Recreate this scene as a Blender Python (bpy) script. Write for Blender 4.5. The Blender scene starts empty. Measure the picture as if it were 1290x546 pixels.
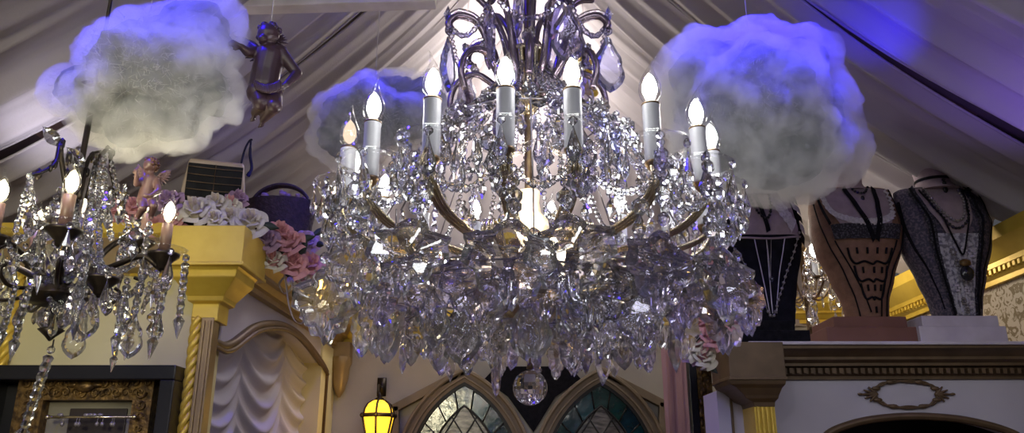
import bpy, bmesh, math, random
from mathutils import Vector, Matrix, noise, Euler

R_ = math.radians
PI = math.pi
rnd = random.Random(7)
scene = bpy.context.scene
COL = scene.collection

# ------------------------------------------------------------------ camera, world, exposure
PITCH = R_(18)
cam_d = bpy.data.cameras.new('camera')
cam_d.sensor_width = 36
cam_d.lens = 36 * 1000 / 1290
cam_d.clip_start = .05
cam = bpy.data.objects.new('camera', cam_d)
COL.objects.link(cam)
cam.rotation_euler = (R_(90) + PITCH, 0, 0)
scene.camera = cam
scene.view_settings.view_transform = 'Standard'
scene.view_settings.look = 'None'
scene.view_settings.gamma = 1
scene.view_settings.use_curve_mapping = False
scene.view_settings.exposure = 0.0
scene.cycles.max_bounces = 18
scene.cycles.transmission_bounces = 16
scene.cycles.glossy_bounces = 8
scene.cycles.diffuse_bounces = 3
scene.cycles.volume_bounces = 6
scene.cycles.transparent_max_bounces = 40
scene.cycles.caustics_reflective = False
scene.cycles.caustics_refractive = False
scene.cycles.sample_clamp_indirect = 20
scene.cycles.use_denoising = True
world = bpy.data.worlds.new('world')
scene.world = world
world.use_nodes = True
world.node_tree.nodes['Background'].inputs[0].default_value = (.40, .41, .45, 1)
world.node_tree.nodes['Background'].inputs[1].default_value = .16


def lamp(name, kind, loc, power, color, size=.03, aim=None, cone=60, blend=.6):
    d = bpy.data.lights.new(name, kind)
    d.energy = power
    d.color = color
    if kind == 'AREA':
        d.size = size
    else:
        d.shadow_soft_size = size
    if kind == 'SPOT':
        d.spot_size = R_(cone)
        d.spot_blend = blend
    o = bpy.data.objects.new(name, d)
    COL.objects.link(o)
    o.location = loc
    if aim is not None:
        o.rotation_euler = (Vector(aim) - Vector(loc)).to_track_quat('-Z', 'Y').to_euler()
    return o


BLUE = (.018, .006, 1)
# blue LED spots hidden in the tent above each cotton cloud
lamp('led_spot', 'SPOT', (-1.0, 1.36, 1.55), 75, BLUE, .06, (-.88, 1.50, 1.1), 95, 1)
lamp('led_spot', 'SPOT', (.82, 1.98, 1.78), 120, BLUE, .06, (.74, 2.06, 1.15), 72, 1)
lamp('led_spot', 'SPOT', (-.40, 2.50, 1.95), 60, BLUE, .03, (-.48, 2.6, 1.2), 110, 1)
lamp('led_spot', 'SPOT', (-.45, 1.5, 1.7), 6, BLUE, .03, (.0, 1.6, 1.05), 60, 1)
lamp('cloth_fill', 'SPOT', (1.88, 2.2, .62), 20, (.30, .17, 1), .05, (1.62, 2.1, 1.4), 105, 1)  # purple fill added to tint the right slope of the cloth, no fixture
lamp('led_spot', 'SPOT', (1.16, 2.3, 1.12), 9, BLUE, .03, (1.24, 2.4, 1.6), 75, 1)
lamp('led_spot', 'SPOT', (-.92, 2.72, .98), 2.5, BLUE, .03, (-1.14, 3.1, 1.4), 50, 1)
# soft up-lights added to brighten the cloth, with no fixtures
lamp('cloth_fill', 'SPOT', (-.35, 1.9, .55), 3, (.4, .25, 1), .05, (-.8, 2.4, 1.8), 100, 1)
lamp('cloth_fill', 'SPOT', (-1.5, 2.45, .86), 7, (.92, .88, 1), .05, (-1.62, 2.6, 2), 115, 1)
# the white lamp at the far top of the tent that glares behind the chandelier
lamp('gable_lamp', 'POINT', (.03, 4.05, 2.2), 42, (1, .93, .82), .12)
# unseen fills added near the camera for the left wall and right side
lamp('front_fill', 'SPOT', (-.9, -.4, .6), 95, (1, .91, .60), .2, (-1.35, 2.6, .22), 52, .6)
lamp('front_fill', 'AREA', (1.5, .2, 2.2), 5, (.62, .50, 1), .8, (1.2, 2.8, .5))
# unseen area lamps added behind the camera for soft light and crystal glints
for x in (-2.2, -.75, .75, 2.2):
    for y in (-1.2, -2.8, -4.4):
        lamp('glint_panel', 'AREA', (x, y, 1.9), 5.5, (.98, 1, .99), .30, (x * .6, y + 1.5, -.5))
# warm fill added to light the damask wall, no fixture there
lamp('damask_fill', 'POINT', (1.62, 3.7, .95), 4, (1, .82, .55), .05)


# ------------------------------------------------------------------ pixel -> place
def ray(px, py):
    u, v = (px - 645) / 1000, (273 - py) / 1000
    return Vector((u, math.cos(PITCH) - v * math.sin(PITCH), math.sin(PITCH) + v * math.cos(PITCH)))


def at(px, py, Y):
    d = ray(px, py)
    return d * (Y / d.y)


def onX(px, py, X):
    d = ray(px, py)
    return d * (X / d.x)


# ------------------------------------------------------------------ materials
def newmat(name):
    m = bpy.data.materials.new(name)
    m.use_nodes = True
    return m, m.node_tree, m.node_tree.nodes, m.node_tree.links


def mat(name, col, rough=.5, metal=0, col2=None, scale=8, bump=0, bscale=60, detail=4, sheen=0, spec=.5, emit=None, estr=0, trans=0, stretch=None, lo=.35, hi=.65):
    m, nt, N, L = newmat(name)
    b = N['Principled BSDF']
    b.inputs['Base Color'].default_value = (*col, 1)
    b.inputs['Roughness'].default_value = rough
    b.inputs['Metallic'].default_value = metal
    b.inputs['Specular IOR Level'].default_value = spec
    b.inputs['Sheen Weight'].default_value = sheen
    b.inputs['Transmission Weight'].default_value = trans
    tc = N.new('ShaderNodeTexCoord')
    src = tc.outputs['Object']
    if stretch:
        mp = N.new('ShaderNodeMapping')
        mp.inputs['Scale'].default_value = stretch
        L.new(src, mp.inputs[0])
        src = mp.outputs[0]
    if col2:
        n = N.new('ShaderNodeTexNoise')
        n.inputs['Scale'].default_value = scale
        n.inputs['Detail'].default_value = detail
        L.new(src, n.inputs['Vector'])
        r = N.new('ShaderNodeValToRGB')
        r.color_ramp.elements[0].position = lo
        r.color_ramp.elements[1].position = hi
        r.color_ramp.elements[0].color = (*col, 1)
        r.color_ramp.elements[1].color = (*col2, 1)
        L.new(n.outputs['Fac'], r.inputs[0])
        L.new(r.outputs[0], b.inputs['Base Color'])
    if bump:
        n2 = N.new('ShaderNodeTexNoise')
        n2.inputs['Scale'].default_value = bscale
        n2.inputs['Detail'].default_value = 5
        L.new(src, n2.inputs['Vector'])
        bp = N.new('ShaderNodeBump')
        bp.inputs['Strength'].default_value = bump
        bp.inputs['Distance'].default_value = .01
        L.new(n2.outputs['Fac'], bp.inputs['Height'])
        L.new(bp.outputs[0], b.inputs['Normal'])
    if emit:
        b.inputs['Emission Color'].default_value = (*emit, 1)
        b.inputs['Emission Strength'].default_value = estr
    return m


def cloth_mat(name, col, col2, trans=.35, scale=3, bump=.15, bscale=120):
    m, nt, N, L = newmat(name)
    N.remove(N['Principled BSDF'])
    out = N['Material Output']
    tc = N.new('ShaderNodeTexCoord')
    n = N.new('ShaderNodeTexNoise'); n.inputs['Scale'].default_value = scale
    L.new(tc.outputs['Object'], n.inputs['Vector'])
    r = N.new('ShaderNodeValToRGB')
    r.color_ramp.elements[0].position, r.color_ramp.elements[1].position = .35, .65
    r.color_ramp.elements[0].color, r.color_ramp.elements[1].color = (*col, 1), (*col2, 1)
    L.new(n.outputs['Fac'], r.inputs[0])
    w = N.new('ShaderNodeTexNoise'); w.inputs['Scale'].default_value = bscale
    L.new(tc.outputs['Object'], w.inputs['Vector'])
    bp = N.new('ShaderNodeBump'); bp.inputs['Strength'].default_value = bump; bp.inputs['Distance'].default_value = .006
    L.new(w.outputs['Fac'], bp.inputs['Height'])
    d = N.new('ShaderNodeBsdfDiffuse'); t = N.new('ShaderNodeBsdfTranslucent')
    for s in (d, t):
        L.new(r.outputs[0], s.inputs['Color']); L.new(bp.outputs[0], s.inputs['Normal'])
    mx = N.new('ShaderNodeMixShader'); mx.inputs[0].default_value = trans
    L.new(d.outputs[0], mx.inputs[1]); L.new(t.outputs[0], mx.inputs[2])
    L.new(mx.outputs[0], out.inputs['Surface'])
    return m


def crystal_mat(name, col, clear=.14, ior=1.6, rough=0):
    """cut glass; a share of plain transparency stands for the light that thin edges let through"""
    m, nt, N, L = newmat(name)
    N.remove(N['Principled BSDF'])
    g = N.new('ShaderNodeBsdfGlass')
    g.inputs['Color'].default_value = (*col, 1)
    g.inputs['IOR'].default_value = ior
    g.inputs['Roughness'].default_value = rough
    t = N.new('ShaderNodeBsdfTransparent')
    t.inputs['Color'].default_value = (*col, 1)
    mx = N.new('ShaderNodeMixShader'); mx.inputs[0].default_value = clear
    L.new(g.outputs[0], mx.inputs[1]); L.new(t.outputs[0], mx.inputs[2])
    L.new(mx.outputs[0], N['Material Output'].inputs['Surface'])
    return m


def thin_glass_mat(name, tint=(1, 1, 1), ior=1.5, extra=.03):
    m, nt, N, L = newmat(name)
    N.remove(N['Principled BSDF'])
    t = N.new('ShaderNodeBsdfTransparent'); t.inputs['Color'].default_value = (*tint, 1)
    g = N.new('ShaderNodeBsdfGlossy'); g.inputs['Roughness'].default_value = .03
    f = N.new('ShaderNodeLayerWeight'); f.inputs['Blend'].default_value = .5
    pw = N.new('ShaderNodeMath'); pw.operation = 'POWER'; pw.inputs[1].default_value = 3.0
    L.new(f.outputs['Facing'], pw.inputs[0])
    ml = N.new('ShaderNodeMath'); ml.operation = 'MULTIPLY'; ml.inputs[1].default_value = .55
    L.new(pw.outputs[0], ml.inputs[0])
    a = N.new('ShaderNodeMath'); a.operation = 'ADD'; a.inputs[1].default_value = extra
    L.new(ml.outputs[0], a.inputs[0])
    mx = N.new('ShaderNodeMixShader')
    L.new(a.outputs[0], mx.inputs[0]); L.new(t.outputs[0], mx.inputs[1]); L.new(g.outputs[0], mx.inputs[2])
    L.new(mx.outputs[0], N['Material Output'].inputs['Surface'])
    return m


def glow_mat(name, col, strength):
    m, nt, N, L = newmat(name)
    N.remove(N['Principled BSDF'])
    e = N.new('ShaderNodeEmission')
    e.inputs[0].default_value = (*col, 1); e.inputs[1].default_value = strength
    L.new(e.outputs[0], N['Material Output'].inputs['Surface'])
    return m


M = {}
M['cream'] = mat('cream_plaster', (.68, .61, .36), .7, col2=(.61, .55, .32), scale=3, bump=.08, bscale=25)
M['greywall'] = mat('grey_plaster', (.46, .43, .40), .75, col2=(.40, .37, .34), scale=3, bump=.08, bscale=30)
M['lavwall'] = mat('pale_panel_paint', (.54, .51, .62), .55, col2=(.49, .46, .57), scale=4)
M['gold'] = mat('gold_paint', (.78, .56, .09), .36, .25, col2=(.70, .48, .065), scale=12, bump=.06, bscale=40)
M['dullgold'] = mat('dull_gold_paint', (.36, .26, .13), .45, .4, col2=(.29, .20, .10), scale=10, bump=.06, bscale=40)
M['gilt'] = mat('aged_gilt', (.26, .155, .05), .4, .6, col2=(.06, .035, .018), scale=45, bump=.3, bscale=70)
M['bronze'] = mat('bronze_gold_edge', (.15, .095, .055), .45, .3, col2=(.11, .07, .04), scale=16)
M['brass'] = mat('polished_brass', (.82, .72, .52), .24, .95, col2=(.70, .60, .40), scale=25)
M['mauvebrass'] = mat('mauve_brass', (.34, .27, .33), .25, .9, col2=(.24, .18, .24), scale=20)
M['darkbrass'] = mat('dark_brass', (.30, .20, .10), .3, .9, col2=(.18, .12, .07), scale=20)
M['iron'] = mat('black_iron', (.018, .014, .012), .38, .6, col2=(.04, .028, .02), scale=30, bump=.1)
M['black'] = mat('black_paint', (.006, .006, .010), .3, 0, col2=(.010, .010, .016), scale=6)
M['blackcloth'] = mat('black_fabric', (.006, .006, .009), .85, col2=(.012, .011, .016), scale=60, spec=.1, bump=.2, bscale=200)
M['blackplastic'] = mat('black_plastic', (.012, .012, .014), .75, col2=(.02, .02, .022), scale=20, spec=.15)
M['stone'] = mat('brown_stone_moulding', (.22, .17, .12), .7, col2=(.17, .13, .09), scale=9, bump=.15, bscale=50)
M['curtain'] = cloth_mat('lavender_white_voile', (.62, .60, .72), (.55, .53, .66), .25)
M['drape'] = cloth_mat('white_tent_voile', (.58, .54, .58), (.50, .46, .50), .35)
M['gable'] = cloth_mat('white_gable_voile', (.54, .49, .51), (.45, .40, .43), .3)
M['pinkcurtain'] = cloth_mat('pink_satin', (.55, .36, .42), (.47, .29, .36), .2)
M['plankA'] = mat('brown_ceiling_slat', (.20, .13, .12), .7, col2=(.16, .10, .09), scale=12)
M['plankB'] = mat('dark_ceiling_slat', (.09, .06, .075), .7, col2=(.07, .05, .06), scale=12)
M['beam'] = mat('cream_beam_paint', (.78, .72, .64), .6, col2=(.6, .54, .46), scale=6)
M['floor'] = mat('wooden_floor', (.16, .10, .06), .5, col2=(.11, .07, .04), scale=5, stretch=(1, 8, 1))
M['crystal'] = crystal_mat('cut_crystal', (.98, .985, 1.0))
M['lilac'] = crystal_mat('lilac_crystal', (.93, .92, 1.0))
M['blueglass'] = crystal_mat('blue_tinted_crystal', (.86, .88, 1.0))
M['smoke'] = crystal_mat('smoky_crystal', (.86, .86, .87))
M['ball'] = crystal_mat('ball_crystal', (.97, .97, 1), .05)
M['thin'] = thin_glass_mat('clear_dish_glass', extra=.07)
M['bulbglass'] = thin_glass_mat('clear_bulb_glass', extra=.10)
M['candle'] = mat('ivory_candle_sleeve', (.56, .56, .60), .35, col2=(.50, .50, .55), scale=10)
M['candlebrown'] = mat('brown_candle_sleeve', (.22, .13, .10), .4, col2=(.16, .09, .07), scale=20)
M['glowwhite'] = glow_mat('led_filament_glow', (1, 1, .97), 24)
M['glowwarm'] = glow_mat('warm_filament_glow', (1, .86, .55), 18)
M['glowdim'] = glow_mat('dim_filament_glow', (1, .75, .55), 1.2)
M['urn'] = mat('frosted_glowing_urn', (.9, .8, .62), .35, emit=(1, .78, .42), estr=.55)
M['glowurn'] = glow_mat('urn_lamp_glow', (1, .82, .5), 14)
M['lantern'] = mat('amber_lantern_glass', (.85, .55, .05), .3, col2=(.9, .62, .08), scale=14, emit=(1, .58, .03), estr=1.7)
M['cherub'] = mat('mauve_bronze_resin', (.055, .028, .040), .36, .1, col2=(.038, .020, .028), scale=14, spec=.6)
M['putto'] = mat('pinkish_brown_resin', (.19, .105, .095), .38, .05, col2=(.14, .075, .07), scale=18, spec=.5)
M['hair'] = mat('brown_resin_curls', (.16, .07, .045), .4, .1, col2=(.10, .045, .03), scale=40, bump=.4, bscale=80)
M['beige'] = mat('beige_plastic', (.42, .33, .25), .5, col2=(.38, .30, .22), scale=8)
M['white_rose'] = cloth_mat('white_silk_petals', (.80, .76, .68), (.72, .68, .60), .25, 20)
M['cream_rose'] = cloth_mat('cream_silk_petals', (.74, .66, .50), (.66, .58, .42), .25, 20)
M['pink_rose'] = cloth_mat('pink_silk_petals', (.74, .40, .40), (.66, .34, .36), .25, 20)
M['mauve_rose'] = cloth_mat('mauve_silk_petals', (.52, .36, .52), (.44, .30, .44), .25, 20)
M['leaf'] = mat('dark_silk_leaf', (.018, .03, .028), .6, col2=(.03, .045, .035), scale=30)
M['wicker'] = mat('dark_purple_wicker', (.045, .022, .03), .7, col2=(.018, .01, .014), scale=60, bump=.5, bscale=90)
M['ribbon'] = cloth_mat('sheer_white_ribbon', (.6, .56, .58), (.5, .46, .5), .5)
M['skinbust'] = mat('mauve_linen_bust', (.34, .26, .30), .75, col2=(.28, .21, .25), scale=30, bump=.1, bscale=150)
M['blackbust'] = mat('black_velvet_bust', (.007, .007, .011), .85, col2=(.013, .012, .02), scale=30, spec=.1)
M['orangecloth'] = mat('tan_brocade', (.24, .125, .085), .7, col2=(.18, .09, .062), scale=40, bump=.25, bscale=150)
M['terracotta'] = mat('terracotta_plinth_paint', (.20, .085, .07), .6, col2=(.17, .07, .055), scale=10)
M['lavplinth'] = mat('lavender_plinth_paint', (.60, .55, .66), .5, col2=(.52, .47, .58), scale=14)
M['lacewhite'] = mat('white_lace', (.62, .58, .62), .8, col2=(.46, .42, .46), scale=120, bump=.4, bscale=200)
M['laceblack'] = mat('black_lace', (.012, .011, .02), .8, col2=(.09, .08, .11), scale=150, bump=.4, bscale=200, lo=.5, hi=.62)
M['lacegrey'] = mat('grey_blue_floral_lace', (.16, .15, .20), .8, col2=(.46, .44, .52), scale=75, bump=.4, bscale=160, lo=.42, hi=.56)
M['lacedark'] = mat('navy_lace_over_mauve', (.045, .04, .07), .8, col2=(.13, .10, .14), scale=110, bump=.3, bscale=180, lo=.45, hi=.6)
M['pearl'] = mat('grey_pearl', (.30, .27, .29), .22, .3, col2=(.22, .20, .22), scale=40)
M['jet'] = mat('black_beads', (.01, .01, .014), .18, .2, col2=(.03, .03, .04), scale=60)
M['darkart'] = mat('dark_painting', (.020, .012, .012), .5, col2=(.035, .02, .018), scale=10)
M['matboard'] = mat('grey_cream_mount', (.24, .22, .17), .7, col2=(.21, .19, .15), scale=6)
M['lead'] = mat('dark_lead', (.012, .012, .014), .5, .4, col2=(.02, .02, .02), scale=30)
for i, (c, c2) in enumerate((((.005, .05, .065), (.003, .03, .04)), ((.008, .085, .11), (.005, .055, .07)), ((.006, .04, .07), (.003, .022, .04)), ((.006, .055, .05), (.003, .03, .03)))):
    M['teal%d' % i] = mat('teal_stained_glass', c, .12, col2=c2, scale=30, bump=.15, bscale=25, spec=.8)
M['greyglass'] = mat('smoky_streaked_glass', (.085, .08, .075), .15, col2=(.25, .22, .20), scale=16, bump=.15, bscale=25, stretch=(1, 1, 3.5))


def damask():
    m, nt, N, L = newmat('damask_wallpaper')
    b = N['Principled BSDF']; b.inputs['Roughness'].default_value = .6
    tc = N.new('ShaderNodeTexCoord')
    sx = N.new('ShaderNodeSeparateXYZ'); L.new(tc.outputs['Object'], sx.inputs[0])
    pp = N.new('ShaderNodeMath'); pp.operation = 'PINGPONG'; pp.inputs[1].default_value = .11
    L.new(sx.outputs['Y'], pp.inputs[0])
    cx = N.new('ShaderNodeCombineXYZ')
    L.new(pp.outputs[0], cx.inputs['X']); L.new(sx.outputs['Z'], cx.inputs['Y'])
    n = N.new('ShaderNodeTexNoise'); n.inputs['Scale'].default_value = 26; n.inputs['Detail'].default_value = 3; n.inputs['Distortion'].default_value = 1.6
    L.new(cx.outputs[0], n.inputs['Vector'])
    r = N.new('ShaderNodeValToRGB')
    r.color_ramp.elements[0].position, r.color_ramp.elements[1].position = .50, .55
    r.color_ramp.elements[0].color, r.color_ramp.elements[1].color = (.50, .43, .33, 1), (.19, .14, .07, 1)
    L.new(n.outputs['Fac'], r.inputs[0]); L.new(r.outputs[0], b.inputs['Base Color'])
    return m


M['damask'] = damask()


# ------------------------------------------------------------------ mesh helper
class MB:
    def __init__(s):
        s.v, s.f, s.mi = [], [], []

    def add(s, vs, fs, mi=0):
        o = len(s.v)
        s.v += [tuple(x) for x in vs]
        for f in fs:
            s.f.append([i + o for i in f]); s.mi.append(mi)
        return s

    def box(s, a, b, mi=0, mtx=None):
        x0, y0, z0 = a; x1, y1, z1 = b
        vs = [Vector(p) for p in ((x0, y0, z0), (x1, y0, z0), (x1, y1, z0), (x0, y1, z0), (x0, y0, z1), (x1, y0, z1), (x1, y1, z1), (x0, y1, z1))]
        if mtx is not None:
            vs = [mtx @ v for v in vs]
        return s.add(vs, [(3, 2, 1, 0), (4, 5, 6, 7), (0, 1, 5, 4), (1, 2, 6, 5), (2, 3, 7, 6), (3, 0, 4, 7)], mi)

    def loft(s, rings, closed=True, cap0=True, cap1=True, mi=0):
        n = len(rings[0]); vs = [p for r in rings for p in r]; fs = []
        for i in range(len(rings) - 1):
            for j in range(n if closed else n - 1):
                k = (j + 1) % n
                fs.append((i * n + j, i * n + k, (i + 1) * n + k, (i + 1) * n + j))
        if cap0 and closed: fs.append(tuple(range(n - 1, -1, -1)))
        if cap1 and closed: fs.append(tuple((len(rings) - 1) * n + j for j in range(n)))
        return s.add(vs, fs, mi)

    def lathe(s, prof, n=16, c=(0, 0, 0), mi=0, cap=True, sy=1, ph=0):
        c = Vector(c)
        rings = [[c + Vector((r * math.cos(2 * PI * j / n + ph), sy * r * math.sin(2 * PI * j / n + ph), z)) for j in range(n)] for r, z in prof]
        return s.loft(rings, True, cap, cap, mi)

    def tube(s, pts, r, n=8, mi=0, closed=False, sx=1.0):
        pts = [Vector(p) for p in pts]; m = len(pts)
        rr = r if isinstance(r, (list, tuple)) else [r] * m
        rings, ref = [], None
        for i, p in enumerate(pts):
            a = pts[i - 1] if (i or closed) else p
            b = pts[(i + 1) % m] if (i < m - 1 or closed) else p
            t = (b - a).normalized() if (b - a).length > 1e-9 else Vector((0, 0, 1))
            if ref is None:
                ref = t.orthogonal().normalized() if abs(t.z) > .9 else t.cross(Vector((0, 0, 1))).normalized()
            ref = (ref - t * ref.dot(t))
            ref = ref.normalized() if ref.length > 1e-6 else t.orthogonal().normalized()
            q = t.cross(ref)
            rings.append([p + ref * (rr[i] * sx * math.cos(2 * PI * j / n)) + q * (rr[i] * math.sin(2 * PI * j / n)) for j in range(n)])
        if closed: rings.append(rings[0])
        return s.loft(rings, True, not closed, not closed, mi)

    def capsule(s, a, b, ra, rb, n=12):
        a, b = Vector(a), Vector(b); d = b - a; L = max(d.length, 1e-6); t = d / L
        pts, rr = [], []
        for k in range(5):
            th = PI / 2 * k / 4; pts.append(a - t * ra * math.cos(th)); rr.append(max(ra * math.sin(th), 1e-4))
        for k in range(5):
            th = PI / 2 * (1 - k / 4); pts.append(b + t * rb * math.cos(th)); rr.append(max(rb * math.sin(th), 1e-4))
        return s.tube(pts, rr, n)

    def ball(s, c, r, n=12, sc=(1, 1, 1), mi=0):
        c = Vector(c); m = max(n // 2, 3)
        rings = []
        for i in range(m + 1):
            th = PI * i / m; q = max(math.sin(th), 1e-3)
            rings.append([c + Vector((sc[0] * r * q * math.cos(2 * PI * j / n), sc[1] * r * q * math.sin(2 * PI * j / n), -sc[2] * r * math.cos(th))) for j in range(n)])
        return s.loft(rings, mi=mi)

    def grid(s, fn, nu, nv, mi=0, closed_u=False):
        vs = [fn(i / nu, j / nv) for j in range(nv + 1) for i in range(nu + 1)]
        w = nu + 1
        fs = [(j * w + i, j * w + i + 1, (j + 1) * w + i + 1, (j + 1) * w + i) for j in range(nv) for i in range(nu)]
        return s.add(vs, fs, mi)

    def prism(s, outline, depth_vec, mi=0):
        """closed 3-D polygon pushed along depth_vec"""
        d = Vector(depth_vec); a = [Vector(p) for p in outline]
        return s.loft([a, [p + d for p in a]], mi=mi)

    def band(s, A, B, depth_vec, mi=0, closed=False):
        """solid strip between two polylines of equal length"""
        d = Vector(depth_vec); A = [Vector(p) for p in A]; B = [Vector(p) for p in B]
        rings = [[a, b, b + d, a + d] for a, b in zip(A, B)]
        if closed: rings.append(rings[0])
        return s.loft(rings, True, not closed, not closed, mi)

    def mesh(s, name, mats, smooth=True, recalc=True, merge=False):
        me = bpy.data.meshes.new(name)
        me.from_pydata(s.v, [], s.f)
        for m in (mats if isinstance(mats, (list, tuple)) else [mats]):
            me.materials.append(M[m] if isinstance(m, str) else m)
        me.polygons.foreach_set('material_index', s.mi)
        if recalc or merge:
            bm = bmesh.new(); bm.from_mesh(me)
            if merge: bmesh.ops.remove_doubles(bm, verts=bm.verts, dist=1e-5)
            if recalc: bmesh.ops.recalc_face_normals(bm, faces=bm.faces)
            bm.to_mesh(me); bm.free()
        me.polygons.foreach_set('use_smooth', [smooth] * len(me.polygons))
        me.update()
        return me

    def build(s, name, mats, parent=None, smooth=True, bevel=0, loc=(0, 0, 0), rot=(0, 0, 0), recalc=True, sharp=None, merge=False):
        me = s.mesh(name, mats, smooth, recalc, merge)
        if smooth and sharp is not None:
            me.set_sharp_from_angle(angle=R_(sharp))
        o = link(name, me, parent, loc, rot)
        if bevel:
            b = o.modifiers.new('edge', 'BEVEL'); b.width = bevel; b.segments = 2; b.limit_method = 'ANGLE'
        return o


def link(name, me, parent=None, loc=(0, 0, 0), rot=(0, 0, 0), sc=1):
    o = bpy.data.objects.new(name, me)
    COL.objects.link(o)
    if parent is not None: o.parent = parent
    o.location = loc; o.rotation_euler = rot
    o.scale = (sc, sc, sc) if isinstance(sc, (int, float)) else sc
    return o


def tag(o, label=None, cat=None, group=None, kind=None):
    if label: o['label'] = label
    if cat: o['category'] = cat
    if group: o['group'] = group
    if kind: o['kind'] = kind
    return o


def thing(name, label, cat, loc, group=None, rz=0):
    o = bpy.data.objects.new(name, None)
    COL.objects.link(o)
    o.location = loc; o.rotation_euler = (0, 0, rz); o.empty_display_size = .05
    return tag(o, label, cat, group)


def struct(mb, name, mats, label=None, **kw):
    o = mb.build(name, mats, **kw)
    o['kind'] = 'structure'
    if label: o['label'] = label
    return o


def smooth_path(pts, k=6):
    """Catmull-Rom through the points"""
    P = [Vector(p) for p in pts]; out = []
    for i in range(len(P) - 1):
        a = P[i - 1] if i else P[0] * 2 - P[1]
        b, c = P[i], P[i + 1]
        d = P[i + 2] if i + 2 < len(P) else P[-1] * 2 - P[-2]
        for j in range(k):
            t = j / k
            out.append(.5 * ((2 * b) + (c - a) * t + (2 * a - 5 * b + 4 * c - d) * t * t + (3 * b - a - 3 * c + d) * t ** 3))
    out.append(P[-1])
    return out


def copy_tree(o, parent=None):
    c = o.copy(); COL.objects.link(c)
    if parent is not None: c.parent = parent
    for ch in list(o.children): copy_tree(ch, c)
    return c


def sweep(mb, path, prof, mi=0):
    """profile (out, up) swept along a horizontal path of (point, outward vector)"""
    rings = [[Vector(p) + Vector(o) * a + Vector((0, 0, b)) for a, b in prof] for p, o in path]
    return mb.loft(rings, True, True, True, mi)

# ================================================================== THE SETTING
FZ, EAVE = -1.6, .79           # floor, cornice top (eye level is 0)
YB, XL, XR = 4.5, -1.0, 2.0    # back wall, left side wall, right side wall
RX = .05                       # ridge of the tent


def tent_z(x):
    t = abs(x - RX)
    K = [(0, 2.78), (.3, 2.36), (.6, 2.02), (1.08, 1.56), (1.35, 1.34), (1.7, 1.11), (1.9, 1.0), (2.3, .84), (2.6, .78)]
    for i in range(len(K) - 1):
        if t <= K[i + 1][0]:
            p0 = K[max(i - 1, 0)]; p1 = K[i]; p2 = K[i + 1]; p3 = K[min(i + 2, len(K) - 1)]
            h = p2[0] - p1[0]; u = (t - p1[0]) / h
            m1 = (p2[1] - p0[1]) / max(p2[0] - p0[0], 1e-6) * h; m2 = (p3[1] - p1[1]) / max(p3[0] - p1[0], 1e-6) * h
            return (2 * u ** 3 - 3 * u * u + 1) * p1[1] + (u ** 3 - 2 * u * u + u) * m1 + (-2 * u ** 3 + 3 * u * u) * p2[1] + (u ** 3 - u * u) * m2
    return K[-1][1]


b = MB(); b.box((-3.2, -1.6, FZ - .08), (3.0, 4.7, FZ))
struct(b, 'floor', 'floor', 'brown plank floor', smooth=False)

# ceiling of slats just above the tent cloth
b = MB()
xs = [-2.45 + i * .125 for i in range(37)]
ys = [1.0 + j * .1 for j in range(37)]
for i in range(len(xs) - 1):
    for j in range(len(ys) - 1):
        x0, x1 = xs[i], min(xs[i + 1], 2.06)
        if x0 >= 2.05: continue
        b.add([(x0, ys[j], tent_z(x0) + .075), (x1, ys[j], tent_z(x1) + .075), (x1, ys[j + 1], tent_z(x1) + .075), (x0, ys[j + 1], tent_z(x0) + .075)], [(0, 1, 2, 3)], (i * 7 + j // 2 * 3 + (i * j) // 3) % 2)
struct(b, 'ceiling', ['plankA', 'plankB'], 'brown slatted ceiling above the tent cloth', smooth=False, recalc=False)

# back wall (plaster) and the cloth gable over it
b = MB(); b.box((XL - .35, YB, FZ), (XR + .1, YB + .12, .82))
struct(b, 'wall_back', 'greywall', 'grey cream plaster wall behind the chandelier', smooth=False)
b = MB()


def gab(u, v):
    x = -2.3 + u * 4.36
    z0, z1 = .80, tent_z(x) + .02
    y = YB + .02 - .05 * abs(math.sin(u * 34)) - .02 * abs(math.sin(u * 71 + 1))
    return (x, y, z0 + v * (z1 - z0))


b.grid(gab, 200, 10)
struct(b, 'wall_gable', 'gable', 'pleated white cloth gable', recalc=False)

# left: front wall with the picture, side wall with the arched recess
b = MB(); b.box((-2.45, 2.594, FZ), (-1.0, 2.72, .64))
struct(b, 'wall_left_front', 'cream', 'cream wall behind the iron chandelier', smooth=False)
b = MB(); b.box((-2.45, -1.5, FZ), (-2.35, 4.6, .8))
struct(b, 'wall_left', 'cream', 'cream wall beyond the left edge', smooth=False)
arch_px = [(262, 430), (269, 433), (279, 437), (290, 433), (302, 424), (316, 414), (330, 409.5), (345, 409), (358, 412), (372, 421), (384, 433), (396, 448), (406, 463), (413, 477), (419, 488)]
arch = [onX(x, y, XL) for x, y in smooth_path([(x, y, 0) for x, y in arch_px], 3) for x, y in [(x, y)]] if False else [onX(p[0], p[1], XL) for p in smooth_path([(x, y, 0) for x, y in arch_px], 3)]
arch = [p for p in arch if p.y < 4.32]
b = MB()
TOPZ = .69
lo = [Vector((XL, 2.6, arch[0].z))] + arch
hi = [Vector((XL, p.y, TOPZ)) for p in lo]
b.band(lo, hi, (-.12, 0, 0))
yend = arch[-1].y
b.box((XL - .12, yend, FZ), (XL, YB, TOPZ))
b.box((XL - .12, 2.6, FZ), (XL, 2.64, arch[0].z))
struct(b, 'wall_left_side', 'lavwall', 'pale side wall with an arched curtained recess', smooth=False)
b = MB()
mould = [p + Vector((.008, 0, 0)) for p in arch]
b.tube([(mould[0].x, 2.61, mould[0].z)] + mould + [Vector((mould[0].x, yend, -.6))], .017, 8)
b.tube([(mould[0].x + .012, 2.61, mould[0].z - .02)] + [p + Vector((.012, 0, -.018)) for p in mould], .009, 8)
struct(b, 'trim_arch', 'bronze', 'bronze gold moulding along the arched recess')
b = MB(); b.box((-1.72, 2.72, -.2), (-1.6, 4.5, .5))
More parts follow.
